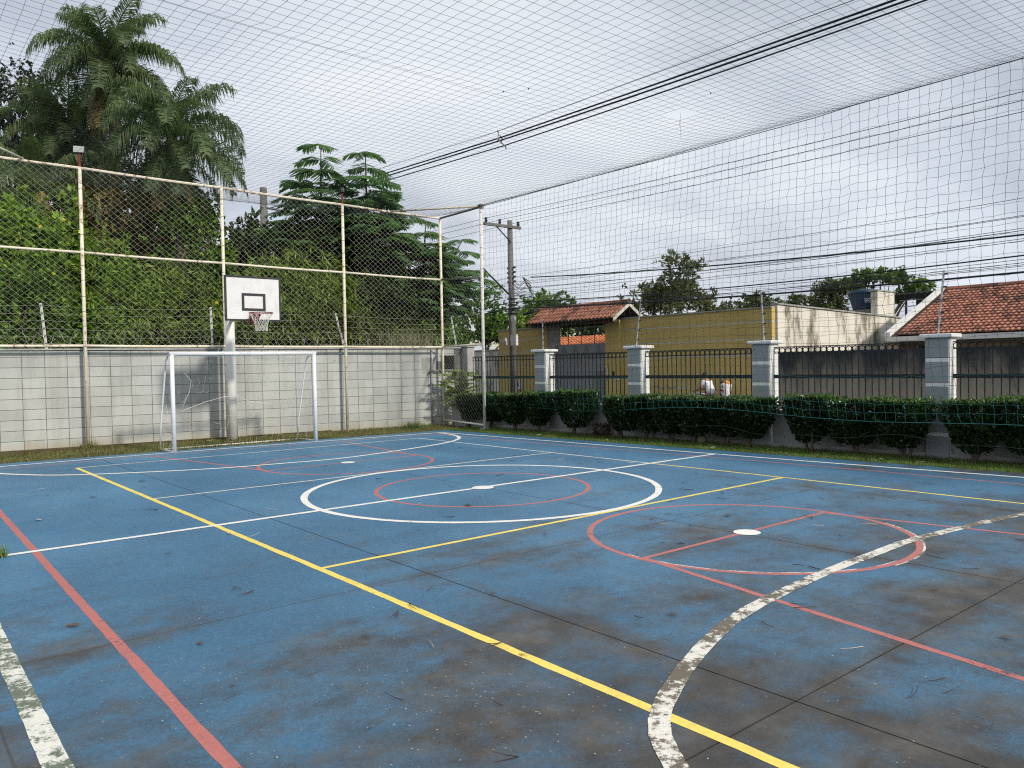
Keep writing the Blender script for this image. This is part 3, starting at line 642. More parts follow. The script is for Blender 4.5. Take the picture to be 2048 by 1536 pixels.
for k in range(NZ):
    (mg if k < 6 else m).tube([sp(i, k) for i in range(len(sy))], .0024 if k else .005, 3, cap=False)
m.build('mesh', MAT['cord'], snet)['kind'] = 'stuff'; mg.build('lower_mesh', MAT['cord_teal'], snet)['kind'] = 'stuff'
for i in range(4, len(sy), 5):
    p = Vector(sp(i, 1 + i % 2)); a = rc.normal(0, .04, 6)
    MB().tube([p, p + Vector((a[0]*.3, a[1], -.03)), p + Vector((a[2]*.3, a[3], -.06 + a[4]*.3))], .006, 4).build('knot', MAT['cord_teal'], snet)
MB().tube([(5.93, y, .36 + .05 * math.sin(y * 1.7) + .03 * math.sin(y * 4)) for y in np.linspace(6.0, -6, 50)], .003, 3).build('loose_cord', MAT['cord'], snet)
# ------------------------------------------------------------------ low wall, pillars, iron railing along the street
RX = lambda y: 6.864 - .06 * y            # court face of the railing wall
ang = math.atan(.06)
def RM(y): return T(RX(y), y, 0) @ RZ(ang)      # local x = away from court, local y = along
lw = thing('low_wall', 'low grimy grey wall below the iron railing behind the hedge', 'wall', (RX(0), 0, 0))
for a, b in ((9.72, 6.3), (6.3, 3.35), (3.35, .3), (.3, -2.8), (-2.8, -5.9), (-5.9, -9)):
    M = RM((a + b) / 2); L_ = (a - b) / 2 / math.cos(ang)
    MB().box(.10, .26, -L_, L_, -.28, .655).build('panel', MAT['low_wall'], lw, M=M); MB().box(.06, .30, -L_, L_, .657, .685).build('coping', MAT['pillar_white'], lw, M=M)
MB().box(.02, .10, -9, 9.5, -.2, .07).build('footing', MAT['concrete'], lw, M=RM(0))
PY = [6.12, 3.22, .20, -2.90, -6.0]
plab = ['grey pillar with white bands nearest the corner gate post', 'grey pillar with white bands beside the yellow gate wall end', 'grey pillar with white bands right of the seated person', 'large grey pillar with white bands before the tiled house', 'grey pillar with white bands beyond the right edge']
for y, l in zip(PY, plab):
    M = RM(y); t = thing('fence_pillar', l, 'pillar', M @ Vector((.18, 0, 0)), 'pillars of the street railing')
    for k in range(5):
        z0 = -.28 if k == 0 else .40 + (k - 1) * .40; z1 = .35 + k * .40 if k < 4 else 1.93
        MB().bevbox(0, .36, -.18, .18, z0, z1, .012).build('block', MAT['pillar_grey'], t, M=M)
        if k < 4: MB().box(.008, .352, -.172, .172, z1 - .01, z1 + .06).build('band', MAT['pillar_white'], t, M=M)
    MB().box(.03, .33, -.186, -.178, -.2, 1.93).build('sunlit_side', MAT['pillar_white'], t, M=M)  # white facing paints sunlight onto the sunward side of the grey pillar
    MB().bevbox(-.06, .42, -.25, .25, 1.932, 1.995, .012).build('cap', MAT['pillar_white'], t, M=M)
barm = MB().box(-.007, .007, -.007, .007, .74, 1.86).mesh('bar', MAT['iron'])
rg = MB(); rg.tube([(0, .050 * math.cos(a), .047 * math.sin(a)) for a in [2 * math.pi * k / 14 for k in range(14)]], .008, 4, closed=True); ringm = rg.mesh('ring', MAT['iron'])
pan = [(8.85, 6.12 + .18, 'iron railing panel between the corner pier and the first pillar'), (6.12 - .18, 3.22 + .18, 'iron railing panel before the grey gate'), (3.22 - .18, .20 + .18, 'iron railing panel before the seated person'), (.20 - .18, -2.90 + .18, 'iron railing panel before the sooty street wall'), (-2.90 - .18, -6.0 + .18, 'iron railing panel at the right edge of the view')]
for a, b, l in pan:
    y = (a + b) / 2; M = RM(y); h_ = (a - b) / 2 / math.cos(ang); t = thing('iron_railing', l, 'railing', M @ Vector((.18, 0, .68)), 'iron railing panels')
    n = round(2 * h_ / .116); p = 2 * h_ / n
    for z0, z1, w in ((1.855, 1.872, .010), (1.745, 1.757, .008), (1.275, 1.345, .014), (.81, .822, .008), (.70, .715, .010)): MB().box(.18 - w, .18 + w, -h_, h_, z0, z1).build('rail', MAT['iron'], t, M=M)
    for k in range(n + 1): link('bar', barm, t, M @ T(.18, -h_ + k * p, 0))
    for k in range(n):
        link('ring', ringm, t, M @ T(.18, -h_ + (k + .5) * p, 1.80)); link('ring', ringm, t, M @ T(.18, -h_ + (k + .5) * p, .766))
ep = [((6.70, 6.20, 1.995), (6.66, 6.16, 2.74)), ((6.86, 3.30, 1.995), (6.87, 3.16, 3.02)), ((7.02, .22, 1.995), (7.0, .26, 2.97)), ((7.20, -2.86, 1.995), (7.19, -2.96, 3.02)), ((7.36, -6.0, 1.995), (7.36, -6.0, 3.0))]
el = ['electric fence post on the pillar nearest the corner', 'leaning electric fence post on the pillar beside the yellow wall', 'electric fence post on the pillar before the yellow wall end', 'electric fence post on the pillar before the tiled roof', 'electric fence post on the pillar beyond the right edge']
rows = [epost(a, b, l, 'electric fence posts on pillars', 5) for (a, b), l in zip(ep, el)]
for k in range(5):
    pts = [Vector((7.0, 9.9, 2.25 + .17 * k))]
    for i in range(4):
        for q in range(6): t_ = q / 6; pp = rows[i][k].lerp(rows[i+1][k], t_); pts.append(pp - Vector((0, 0, .02 * 4 * t_ * (1 - t_))))
    pts.append(rows[-1][k])
    tag(MB().tube(pts, .0020, 3).build('electric_wire', MAT['thin_cable']), '%s electric wire above the iron railing' % ('lowest', 'second', 'middle', 'fourth', 'highest')[k], 'wire', 'electric wires over the railing')

# ------------------------------------------------------------------ foliage tools
def unit(a): return a / np.maximum(np.linalg.norm(a, axis=-1, keepdims=True), 1e-9)
def leaf_quads(rng, pos, axis, L_, W_, up=.5):
    n = len(pos); axis = unit(axis); ref = unit(rng.normal(0, 1, (n, 3)) + np.array([0, 0, up * 2])); side = unit(np.cross(axis, ref)); nr = np.cross(side, axis)
    L_ = L_[:, None]; W_ = W_[:, None]; b = pos - axis * L_ * .5
    V = np.stack([b, pos + side * W_ * .5 - nr * W_ * .12, pos + axis * L_ * .5 - nr * L_ * .10, pos - side * W_ * .5 - nr * W_ * .12], 1).reshape(-1, 3)
    return V, np.arange(4 * n).reshape(n, 4)
def clumps(rng, ells, n, nclump, cr, shell=.75, flat=1.0):
    """points gathered in clumps spread over a set of ellipsoids; returns position and outward direction"""
    vol = np.array([e[1][0] * e[1][1] * e[1][2] for e in ells]) ** .7; vol /= vol.sum()
    P = []; D = []
    for (c, r), f in zip(ells, vol):
        k = max(3, int(nclump * f)); m_ = max(1, int(n * f / k)); c = np.array(c); r = np.array(r)
        d = unit(rng.normal(0, 1, (k, 3))); rr = shell + (1 - shell) * rng.random((k, 1)) ** .6; rr *= rng.choice([1, .55], (k, 1), p=[.75, .25])
        cc = c + d * r * rr; g_ = rng.normal(0, 1, (k, m_, 3)) * np.array([cr, cr, cr * flat]) * rng.uniform(.55, 1.25, (k, 1, 1))
        P.append((cc[:, None] + g_).reshape(-1, 3)); D.append((d[:, None] * .7 + unit(g_) * .8).reshape(-1, 3))
    return np.concatenate(P), unit(np.concatenate(D))
def plant(name, label, cat, base, ells, mat, n, leaf, nclump, cr, seed, droop=.3, trunk=.08, group=None, limbs=6, extra=None, shell=.7, flat=1.0, zmin=None, up=.5, ymin=None):
    rng = np.random.default_rng(seed); t = thing(name, label, cat, base, group); b = np.array(base, float)
    P, D = clumps(rng, ells, int(n * .80 / 6), int(nclump * .85), cr * .85, shell, flat)
    sp_ = D * .7 + rng.normal(0, .5, P.shape) + np.array([0, -.15, -droop]); sp_ = np.repeat(unit(sp_), 6, 0); P = np.repeat(P, 6, 0); D = np.repeat(D, 6, 0)
    if zmin is not None: P[:, 2] = np.maximum(P[:, 2], zmin + rng.random(len(P)) * .15)
    if ymin is not None:
        lim = ymin - .1 * P[:, 0]; bad = P[:, 1] < lim; P[bad, 1] = lim[bad] + rng.random(bad.sum()) * .25
    ax = unit(sp_ + rng.normal(0, .42, P.shape)); P = P + ax * leaf[0] * .55 + rng.normal(0, leaf[0] * .25, P.shape); Ls = 1.32 * leaf[0] * rng.uniform(.6, 1.3, len(P)); Ws = 1.5 * leaf[1] * rng.uniform(.7, 1.25, len(P))
    V, F = leaf_quads(rng, P, ax, Ls, Ws, up); link('foliage', np_mesh('foliage', V, F, MAT[mat]), t)
    cs = np.array([e[0] for e in ells]); rs = np.array([e[1] for e in ells]); m = MB(); top = cs[cs[:, 2].argmax()]
    mid = b * .45 + top * .55; mid[:2] += rng.normal(0, .12, 2)
    m.tube([b - [0, 0, .1], b * .75 + mid * .25 + rng.normal(0, .03, 3), mid, top], [trunk, trunk * .85, trunk * .6, trunk * .25], 7)
    for _ in range(limbs):
        e = rng.integers(len(ells)); q = cs[e] + unit(rng.normal(0, 1, 3)) * rs[e] * .7; s0 = b + (mid - b) * rng.uniform(.5, 1)
        m.tube([s0, s0 * .5 + q * .5 + [0, 0, .1 * np.linalg.norm(q - s0)], q], [trunk * .5, trunk * .3, trunk * .12], 5)
    m.build('trunk', MAT['bark'], t, smooth=True)
    if extra: extra(t, rng, P)
    return t
def flowers(k):
    def f(t, rng, P):
        lo = np.percentile(P[:, 1], 25); Q = P[P[:, 1] < lo]; Q = Q[rng.choice(len(Q), k, False)]; m = MB()
        for q in Q:
            for a in range(5): d = Vector((math.cos(a*1.257), -.4, math.sin(a*1.257))); s_ = Vector((-math.sin(a*1.257), 0, math.cos(a*1.257))); c0 = Vector(q) + Vector((0, -.12, 0)); m.add([c0, c0 + d*.035 + s_*.018, c0 + d*.06, c0 + d*.035 - s_*.018], [(0, 1, 2, 3)])
        m.build('flower', MAT['flower'], t)['kind'] = 'stuff'
    return f
E3 = lambda c, rx, ry, rz: (c, (rx, ry, rz))

# ------------------------------------------------------------------ hedge bushes: clipped tops on bare stems
hb = [(8.75, .50, .90, 0), (7.75, .50, .94, 1), (6.55, .46, .95, 2), (5.82, .42, 1.0, 3), (4.58, .50, 1.06, 4), (3.12, .44, .95, 5), (2.52, .44, .98, 6), (1.92, .44, .95, 7), (1.34, .45, .98, 8), (.74, .44, .96, 9), (.17, .44, .97, 10), (-.98, .46, 1.03, 11), (-1.70, .48, .98, 12), (-2.50, .50, .99, 13), (-3.62, .46, 1.0, 14), (-4.30, .46, 1.03, 15), (-5.0, .46, 1.0, 16), (-5.7, .45, 1.0, 17)]
hl = ['clipped bush touching the wall pier behind the corner fence panel', 'clipped bush just right of the corner gate post', 'second clipped bush right of the corner gate post', 'clipped bush below the first pillar', 'single round clipped bush standing alone before the grey gate', 'first clipped bush of the long hedge, below the second pillar', 'second bush of the long hedge from its left end', 'third bush of the long hedge from its left end', 'fourth bush of the long hedge, below the seated person', 'fifth bush of the long hedge from its left end', 'last bush of the long hedge, below the third pillar', 'left bush of the hedge group before the sooty wall', 'middle bush of the hedge group before the sooty wall', 'right bush of the hedge group, below the large pillar', 'first bush right of the large pillar', 'second bush right of the large pillar', 'third bush right of the large pillar at the picture edge', 'bush beyond the right edge of the picture']
for y, r, zt, k in hb:
    rng = np.random.default_rng(100 + k); x = RX(y) - (.34 if y < 7.3 else .08) - .05 * (k % 3); base = (x, y + rng.uniform(-.08, .08), -.03)
    zt -= .075; r *= rng.uniform(.90, 1.08)
    t = thing('hedge_bush', hl[k], 'bush', base, 'clipped bushes along the railing')
    P = []; 
    nl = 5600
    zz = rng.random(nl) ** .70; z = .16 + (zt - .16) * zz; prof = (.36 + .74 * np.minimum(1, zz * 1.45) ** .65) * (1 - .12 * np.maximum(0, zz - .85) / .15)
    a = rng.random(nl) * 2 * np.pi; rr = r * prof * (rng.random(nl) ** .30) * (1 + .10 * np.sin(a * 3 + k) + .09 * np.sin(a * 5 + z * 9 + k * 2)); P = np.stack([x + rr * .85 * np.cos(a), y + rr * 1.0 * np.sin(a), z], 1)
    top = rng.integers(0, nl, 1500); P[top, 2] = zt - rng.random(1500) * .07 + .03 * np.sin(P[top, 1] * 9 + k); P[:, 0] = np.minimum(P[:, 0], RX(P[:, 1]) + .06)
    if y > 7.3: gl = 5.905 + (P[:, 1] - 7.6) * .134 + .07; P[:, 0] = np.where(P[:, 0] < gl, gl + .25 * rng.random(nl), P[:, 0])
    ax = np.stack([np.cos(a), np.sin(a), rng.random(nl) * 1.4], 1) + rng.normal(0, .5, (nl, 3))
    V, F = leaf_quads(rng, P, ax, .068 * rng.uniform(.7, 1.3, nl), .034 * rng.uniform(.7, 1.3, nl)); link('foliage', np_mesh('foliage', V, F, MAT['lf_hedge']), t)
    nt_ = 620; q = rng.integers(0, nl, nt_); Q = P[q].copy(); Q[:, 2] = zt + rng.normal(0, .018, nt_) + .025 * np.sin(Q[:, 1] * 8 + k) + .012; V, F = leaf_quads(rng, Q, rng.normal(0, .5, (nt_, 3)) + [0, 0, .9], .062 * rng.uniform(.6, 1.3, nt_), .026 * rng.uniform(.7, 1.3, nt_)); link('lit_new_growth', np_mesh('lit_new_growth', V, F, MAT['lf_lit_new']), t)['kind'] = 'stuff'  # top shoots: new growth, with the lit hedge top put into its colour
    m = MB(); b = Vector(base)
    for q in range(3):
        e = Vector((rng.normal(0, .10), rng.normal(0, .13), .48)); m.tube([b + Vector((rng.normal(0, .025), rng.normal(0, .025), -.1)), b + e * .5 + Vector((rng.normal(0, .03), rng.normal(0, .04), 0)), b + e, b + e * 1.5], [.035, .027, .02, .01], 6)
    m.build('stem', MAT['bark'], t, smooth=True)
# small dried stump plant against the low wall and the corner bamboo palm
rng = np.random.default_rng(55); t = thing('dry_plant', 'small withered brown plant against the low wall', 'plant', (6.45, 4.02, -.03))
n = 420; a = rng.random(n) * 6.28; z = rng.random(n) * .28; P = np.stack([6.45 + .13 * np.cos(a), 4.0 + .2 * np.sin(a), z], 1); V, F = leaf_quads(rng, P, np.stack([np.cos(a), np.sin(a), 0*a + .3], 1), np.full(n, .12), np.full(n, .022)); link('leaves', np_mesh('leaves', V, F, MAT['dry_leaf']), t)
MB().tube([(6.45, 4.02, -.1), (6.46, 4.02, .12)], [.05, .03], 7).build('stump', MAT['bark'], t)
t = thing('deflated_ball', 'dull yellow ball lying in the shade under the long hedge', 'ball', (6.47, 1.30, .08))
m = MB(); m.v = []; 
for i in range(7):
    for k in range(12): th = math.pi * i / 6; ph = 2 * math.pi * k / 12; m.v.append((6.47 + .10 * math.sin(th) * math.cos(ph), 1.30 + .11 * math.sin(th) * math.sin(ph), .07 + .10 * math.cos(th)))
m.f = [(i*12+k, i*12+(k+1) % 12, (i+1)*12+(k+1) % 12, (i+1)*12+k) for i in range(6) for k in range(12)]; m.build('skin', MAT['ball'], t, smooth=True)

# ------------------------------------------------------------------ yellow wall, roofed gate
yw = thing('yellow_wall', 'long mustard yellow street wall right of the tiled gate roof', 'wall', (16, 9, 0))
def ywall(par, y0, y1, h):
    zs = [0, h - 1.50, h - .98, h - .42, h]
    for i in range(4): box('panel', MAT['ywall'], par, 16.0, 16.2, y0, y1, (zs[i] - (.28 if i == 0 else -.022)), zs[i+1] - (.022 if i < 3 else 0))
    box('groove', MAT['groove'], par, 16.008, 16.19, y0 + .004, y1 - .004, -.2, h - .01)
    box('cap', MAT['concrete'], par, 15.96, 16.24, y0, y1, h + .003, h + .045)
ywall(yw, 5.64, 12.05, 3.30)
yl = thing('yellow_wall', 'shorter mustard yellow wall left of the grey gate behind the utility pole', 'wall', (16, 18, 0)); ywall(yl, 16.55, 19.55, 3.18)
gp = thing('gate_pillar', 'yellow gate pillar right of the grey gate', 'pillar', (16, 12.4, 0)); box('shaft', MAT['ywall'], gp, 15.9, 16.3, 12.06, 12.84, -.28, 3.28, bev=.02)
box('intercom', MAT['black'], gp, 15.86, 15.90, 12.36, 12.44, 1.08, 1.30); box('letter_slot', MAT['box_white'], gp, 15.87, 15.90, 12.08, 12.32, .98, 1.10)
tube('cable_loop', MAT['box_white'], gp, [(15.88, 12.78, 1.55), (15.84, 12.68, 1.4), (15.84, 12.68, 1.15), (15.88, 12.76, .95)], .02, 6)
gp2 = thing('gate_pillar', 'narrow grey gate pillar left of the grey gate', 'pillar', (16, 16.2, 0)); box('shaft', MAT['concrete'], gp2, 15.95, 16.3, 15.75, 16.15, -.28, 3.28, bev=.02)
box('shaft', MAT['ywall'], gp2, 15.9, 16.25, 16.154, 16.54, -.28, 3.18)
gt = thing('sheet_gate', 'grey sheet metal gate with darker triangles under a small tiled roof', 'gate', (16.1, 14.3, 0))
box('leaf', MAT['gate_metal'], gt, 16.06, 16.10, 12.845, 15.745, -.05, 2.42)
for k in range(4): yb = 13.05 + k * .66; MB().add([(16.055, yb, 1.92), (16.055, yb + .6, 1.92), (16.055, yb + .3, 2.40)], [(0, 2, 1)]).build('triangle', MAT['gate_dark'], gt)
for k in range(9): box('louvre', MAT['gate_dark'], gt, 16.03, 16.062, 12.86, 13.5, .30 + k * .12, .36 + k * .12)
for k in range(3): box('upper_bar', MAT['wood'], gt, 16.07, 16.09, 13.55 + k * .75, 13.57 + k * .75, 2.42, 3.25)
groof = thing('gate_roof', 'small two-sided clay tile roof over the gate', 'roof', (16.15, 14.3, 3.3))
RY0, RY1, EX, RXX, EZ, RZ_ = 11.80, 16.75, 15.25, 16.15, 3.33, 3.93
sl = math.atan2(RZ_ - EZ, RXX - EX); SLn = math.hypot(RZ_ - EZ, RXX - EX)
def tile_mesh(name, L_, r0, r1, mat):
    m = MB(); n = 6; vs = []
    for (u, r) in ((0, r0), (L_, r1)):
        for k in range(n + 1): a = math.pi * k / n; vs.append((u, r * math.cos(a), r * math.sin(a)))
    for (u, r) in ((0, r0 - .014), (L_, r1 - .014)):
        for k in range(n + 1): a = math.pi * k / n; vs.append((u, r * math.cos(a), r * math.sin(a) * .8))
    q = n + 1; fs = [(k, k+1, q+k+1, q+k) for k in range(n)] + [(2*q+k+1, 2*q+k, 3*q+k, 3*q+k+1) for k in range(n)] + [(k+1, k, 2*q+k, 2*q+k+1) for k in range(n)]
    m.add(vs, fs); return m.mesh(name, mat, True)
tm = tile_mesh('tile', .36, .090, .072, MAT['tile']); rt = random.Random(21)
for side in (1, -1):
    for c_ in range(24):
        y = RY0 + .1 + c_ * .206
        for r_ in range(4):
            M0 = Matrix(((math.cos(sl) * side, 0, -math.sin(sl) * side, 0), (0, 1, 0, 0), (math.sin(sl), 0, math.cos(sl), 0), (0, 0, 0, 1)))
            o = link('tile', tm, groof, T(EX if side > 0 else 2 * RXX - EX, y + rt.uniform(-.012, .012), EZ) @ M0 @ T(-.06 + r_ * .275, 0, .012)@ Matrix.Rotation(rad(2.5), 4, 'Y'))
MB().add([(EX, RY0, EZ - .02), (EX, RY1, EZ - .02), (RXX, RY1, RZ_ - .02), (RXX, RY0, RZ_ - .02), (2*RXX-EX, RY1, EZ - .02), (2*RXX-EX, RY0, EZ - .02)], [(0, 1, 2, 3), (3, 2, 4, 5)]).build('deck', MAT['wood'], groof)
for k in range(13): MB().tube([(RXX, RY0 + k * .385, RZ_ + .03), (RXX, RY0 + .42 + k * .385, RZ_ + .045)], [.10, .085], 8).build('ridge_tile', MAT['tile'], groof)
for y in (RY0 - .02, RY1 + .02):
    for sx in (EX, 2 * RXX - EX): MB().add([(sx, y - .02, EZ - .14), (sx, y + .02, EZ - .14), (RXX, y + .02, RZ_ - .14), (RXX, y - .02, RZ_ - .14), (sx, y - .02, EZ), (sx, y + .02, EZ), (RXX, y + .02, RZ_), (RXX, y - .02, RZ_)], ((0,3,2,1),(4,5,6,7),(0,1,5,4),(1,2,6,5),(2,3,7,6),(3,0,4,7))).build('bargeboard', MAT['wood'] if y > 12 else MAT['groove'], groof)
box('beam', MAT['wood'], groof, 15.45, 15.6, RY0 + .1, RY1 - .1, EZ - .16, EZ + .06); box('beam', MAT['wood'], groof, 16.7, 16.85, RY0 + .1, RY1 - .1, EZ - .16, EZ + .06)
gw = thing('concrete_wall', 'rough brown-grey street wall left of the yellow wall', 'wall', (16, 22, 0)); box('wall', MAT['stained'], gw, 16.0, 16.2, 19.6, 40, -.28, 2.3); box('cap', MAT['concrete'], gw, 15.95, 16.25, 19.6, 40, 2.304, 2.36)
wm = thing('meter_box', 'small white meter box low on the yellow wall left of the pole', 'box', (15.95, 18.2, .8)); box('case', MAT['box_white'], wm, 15.88, 15.996, 17.95, 18.35, .55, .95); box('window', MAT['black'], wm, 15.872, 15.882, 18.05, 18.25, .68, .86)
wm = thing('door_bell', 'small white bell plate on the yellow wall', 'box', (15.95, 18.7, 1.5)); box('plate', MAT['box_white'], wm, 15.97, 15.996, 18.62, 18.78, 1.36, 1.56); box('button', MAT['black'], wm, 15.955, 15.972, 18.67, 18.73, 1.5, 1.62)
# flaked patch low on the yellow wall
rp = random.Random(6); fl = MB()
for k in range(46):
    y = 8.9 + k * .036; z = .72 + .05 * math.sin(k * .5) + rp.uniform(-.03, .03); s_ = rp.uniform(.02, .06); fl.add([(15.994, y, z - s_ * .6), (15.994, y + s_, z + rp.uniform(-.02, .02)), (15.994, y, z + s_ * .5), (15.994, y - s_, z + rp.uniform(-.02, .02))], [(0, 1, 2, 3)])
fl.build('flaked_paint', MAT['stained'], yw)['kind'] = 'stuff'
# roof behind the gate
hr = thing('far_house', 'low house with bright orange tiled roof seen through the gate opening', 'house', (21, 18.5, 0))
box('wall', MAT['stained'], hr, 20.3, 25, 12.5, 24, -.28, 2.46)
def tiled_roof(parent, x0, x1, z0, z1, y0, y1, key, px=.21, pr=.36, seed=1, jit=.01):
    rr = random.Random(seed); s_ = math.atan2(z1 - z0, x1 - x0); Ls = math.hypot(z1 - z0, x1 - x0); m = MB(); n = 4
    nr = int(Ls / pr); nc = int((y1 - y0) / px)
    for c_ in range(nc):
        for r_ in range(nr):
            u0 = r_ * pr - .03; y = y0 + (c_ + .5) * px + rr.uniform(-jit, jit); vs = []; lift = rr.uniform(0, .012)
            for u, w_, h_ in ((u0, px * .52, .035 + lift), (u0 + pr * 1.1, px * .44, .0)):
                for k in range(n + 1):
                    a = math.pi * k / n; v = h_ + w_ * math.sin(a) * .75; vs.append((x0 + u * math.cos(s_) - v * math.sin(s_), y + w_ * math.cos(a), z0 + u * math.sin(s_) + v * math.cos(s_)))
            m.add(vs, [(k, k+1, n+2+k, n+1+k) for k in range(n)] + [tuple(range(n, -1, -1))])
    o = m.build('roof_tiles', MAT[key], parent, smooth=False); o['kind'] = 'stuff'
    MB().add([(x0, y0, z0 - .01), (x0, y1, z0 - .01), (x1, y1, z1 - .01), (x1, y0, z1 - .01)], [(0, 1, 2, 3)]).build('roof_deck', MAT['wood'], parent)
tiled_roof(hr, 20.0, 23.4, 2.36, 3.05, 12.6, 24, 'tile_clean', .24, .38, 4)
for k in range(5): box('eave_tile', MAT['white_trim'], hr, 19.85, 20.05, 18.4 + k * .32, 18.55 + k * .32, 2.42, 2.54)

# ------------------------------------------------------------------ stained white house wall, street wall, tiled house
ww = thing('white_house', 'house with a stained cream side wall and a square chimney stack', 'house', (20, 5.7, 0))
MB().add([(16.24, 5.58, -.28), (24.9, 5.58, -.28), (24.9, 5.58, 3.16), (16.24, 5.58, 3.40), (16.24, 5.76, -.28), (24.9, 5.76, -.28), (24.9, 5.76, 3.16), (16.24, 5.76, 3.40)], ((0,3,2,1),(4,5,6,7),(0,1,5,4),(1,2,6,5),(2,3,7,6),(3,0,4,7))[0:0] + ((0, 1, 2, 3), (5, 4, 7, 6), (1, 5, 6, 2), (4, 0, 3, 7), (3, 2, 6, 7))).build('side_wall', MAT['stained'], ww)
MB().add([(16.2, 5.53, 3.405), (25, 5.53, 3.165), (25, 5.80, 3.165), (16.2, 5.80, 3.405), (16.2, 5.53, 3.45), (25, 5.53, 3.21), (25, 5.80, 3.21), (16.2, 5.80, 3.45)], ((0,3,2,1),(4,5,6,7),(0,1,5,4),(1,2,6,5),(2,3,7,6),(3,0,4,7))).build('cap', MAT['concrete'], ww)
box('chimney', MAT['stained'], ww, 23.05, 24.45, 5.575, 5.85, 2.9, 4.15, bev=.02); box('chimney_cap', MAT['concrete'], ww, 23.0, 24.5, 5.54, 5.89, 4.152, 4.19)
box('body', MAT['stained'], ww, 18.5, 28, 5.8, 12, -.28, 2.9)
tk = thing('water_tank', 'dark blue plastic water tank with faded pale lettering beside the chimney', 'tank', (24.35, 6.7, 2.9))
MB().tube([(24.35, 6.7, 3.55), (24.35, 6.7, 4.18), (24.35, 6.7, 4.20), (24.35, 6.7, 4.30)], [.44, .62, .68, .62], 24).build('body', MAT['tank'], tk, smooth=False)
MB().tube([(24.35, 6.7, 4.30), (24.35, 6.7, 4.36)], [.60, .2], 24).build('lid', MAT['tank'], tk)
box('stand', MAT['dark_pipe'], tk, 23.9, 24.8, 6.25, 7.15, 2.9, 3.545)
rf = random.Random(2)
def cyl_pt(a, z):
    f = (z - 3.55) / .63; r = .44 + .18 * f + .004; return (24.35 - r * math.cos(a), 6.7 - r * math.sin(a), z)
# faded pale strokes of an unreadable word
A0 = 1.12; 
for k in range(6):
    a = A0 - k * .13; z0 = 3.80 + (k % 2) * .01
    for (da, db, za, zb) in ((0, 0, 0, .15), (0, -.07, .15, .15), (0, -.06, .07, .07), (-.07, -.075, 0, .07))[: 4 if k % 2 == 0 else 3]:
        MB().tube([cyl_pt(a + da, z0 + za), cyl_pt(a + db, z0 + zb)], .014, 4).build('lettering', MAT['lettering'], tk)
sw = thing('sooty_wall', 'blackened grey street wall before the tiled house', 'wall', (16, 0, 0)); box('wall', MAT['sooty'], sw, 16.0, 16.2, -14, 5.5, -.28, 1.84); box('cap', MAT['sooty'], sw, 15.98, 16.22, -14, 5.5, 1.843, 1.87)
box('edge_strip', MAT['ywall'], sw, 15.99, 16.2, 5.502, 5.636, -.28, 1.86)
th = thing('tiled_house', 'house with a large mossy clay tile roof and white bargeboard at right', 'house', (22, 0, 0))
tiled_roof(th, 20.0, 24.35, 2.34, 4.08, -9.5, 3.68, 'tile', .150, .265, 8)
box('fascia', MAT['white_trim'], th, 19.92, 19.99, -9.5, 3.86, 2.16, 2.32)
MB().add([(19.9, 3.70, 2.34), (24.4, 3.70, 4.12), (24.4, 3.70, 4.26), (19.9, 3.70, 2.46), (19.9, 3.88, 2.34), (24.4, 3.88, 4.12), (24.4, 3.88, 4.26), (19.9, 3.88, 2.46)], ((0, 1, 2, 3), (5, 4, 7, 6), (1, 5, 6, 2), (4, 0, 3, 7), (3, 2, 6, 7), (4, 5, 1, 0))).build('bargeboard', MAT['white_trim'], th)
MB().add([(20.2, 3.86, -.28), (20.2, 3.86, 2.40), (24.4, 3.86, 4.11), (28.6, 3.86, 2.4), (28.6, 3.86, -.28)], [(0, 1, 2, 3, 4)]).build('gable_wall', MAT['white_trim'], th)
MB().add([(24.35, -9.5, 4.06), (24.35, 3.9, 4.06), (28.6, 3.9, 2.4), (28.6, -9.5, 2.4)], [(0, 1, 2, 3)]).build('rear_slope', MAT['tile'], th)
for k in range(36): MB().tube([(24.36, 3.8 - k * .37, 4.10), (24.36, 3.8 - k * .37 - .40, 4.115)], [.10, .085], 7).build('ridge_tile', MAT['tile'], th)
box('wall', MAT['house_wall'], th, 20.9, 28, -9.4, 3.84, -.28, 2.4); box('corner_post', MAT['house_wall'], th, 20.1, 20.4, 3.5, 3.82, -.28, 2.2)
for k in range(3): w = box('window', MAT['dark'], th, 20.88, 20.91, 2.2 - k * 3, 3.2 - k * 3, 1.0, 2.0); box('frame', MAT['white_trim'], w, 20.86, 20.885, 2.68 - k * 3, 2.72 - k * 3, 1.0, 2.0)
pg = thing('roof_shelter', 'dark corrugated shelter on rough posts between the chimney and the tiled roof', 'shelter', (27, 4.6, 3))
for k in range(14): MB().tube([(26.2, 6.3 - k * .22, 4.10), (29, 6.3 - k * .22, 4.35)], .13, 8).build('corrugation', MAT['dark'], pg)
for y in (6.0, 5.1, 4.2): MB().tube([(26.4, y, 2.9), (26.4, y, 4.1)], .05, 6).build('post', MAT['wood'], pg)
for z in (3.95, 3.7): MB().tube([(26.35, 6.2, z), (26.35, 3.8, z + .03)], .025, 6).build('truss_bar', MAT['steel'], pg)
box('back_wall', MAT['dark'], pg, 28.5, 28.6, 3.5, 6.5, 2.9, 4.2); box('terrace', MAT['concrete'], pg, 25.05, 28.5, 4.05, 6.4, -.28, 3.1)
an = thing('roof_antenna', 'thin roof mast with a frayed cable above the tiled ridge', 'mast', (24.4, .6, 4.1)); tube('mast', MAT['dark_pipe'], an, [(24.4, .60, 4.1), (24.4, .62, 5.25)], .02, 5); tube('clamp', MAT['insulator'], an, [(24.4, .60, 5.2), (24.3, .45, 5.28)], .05, 6)
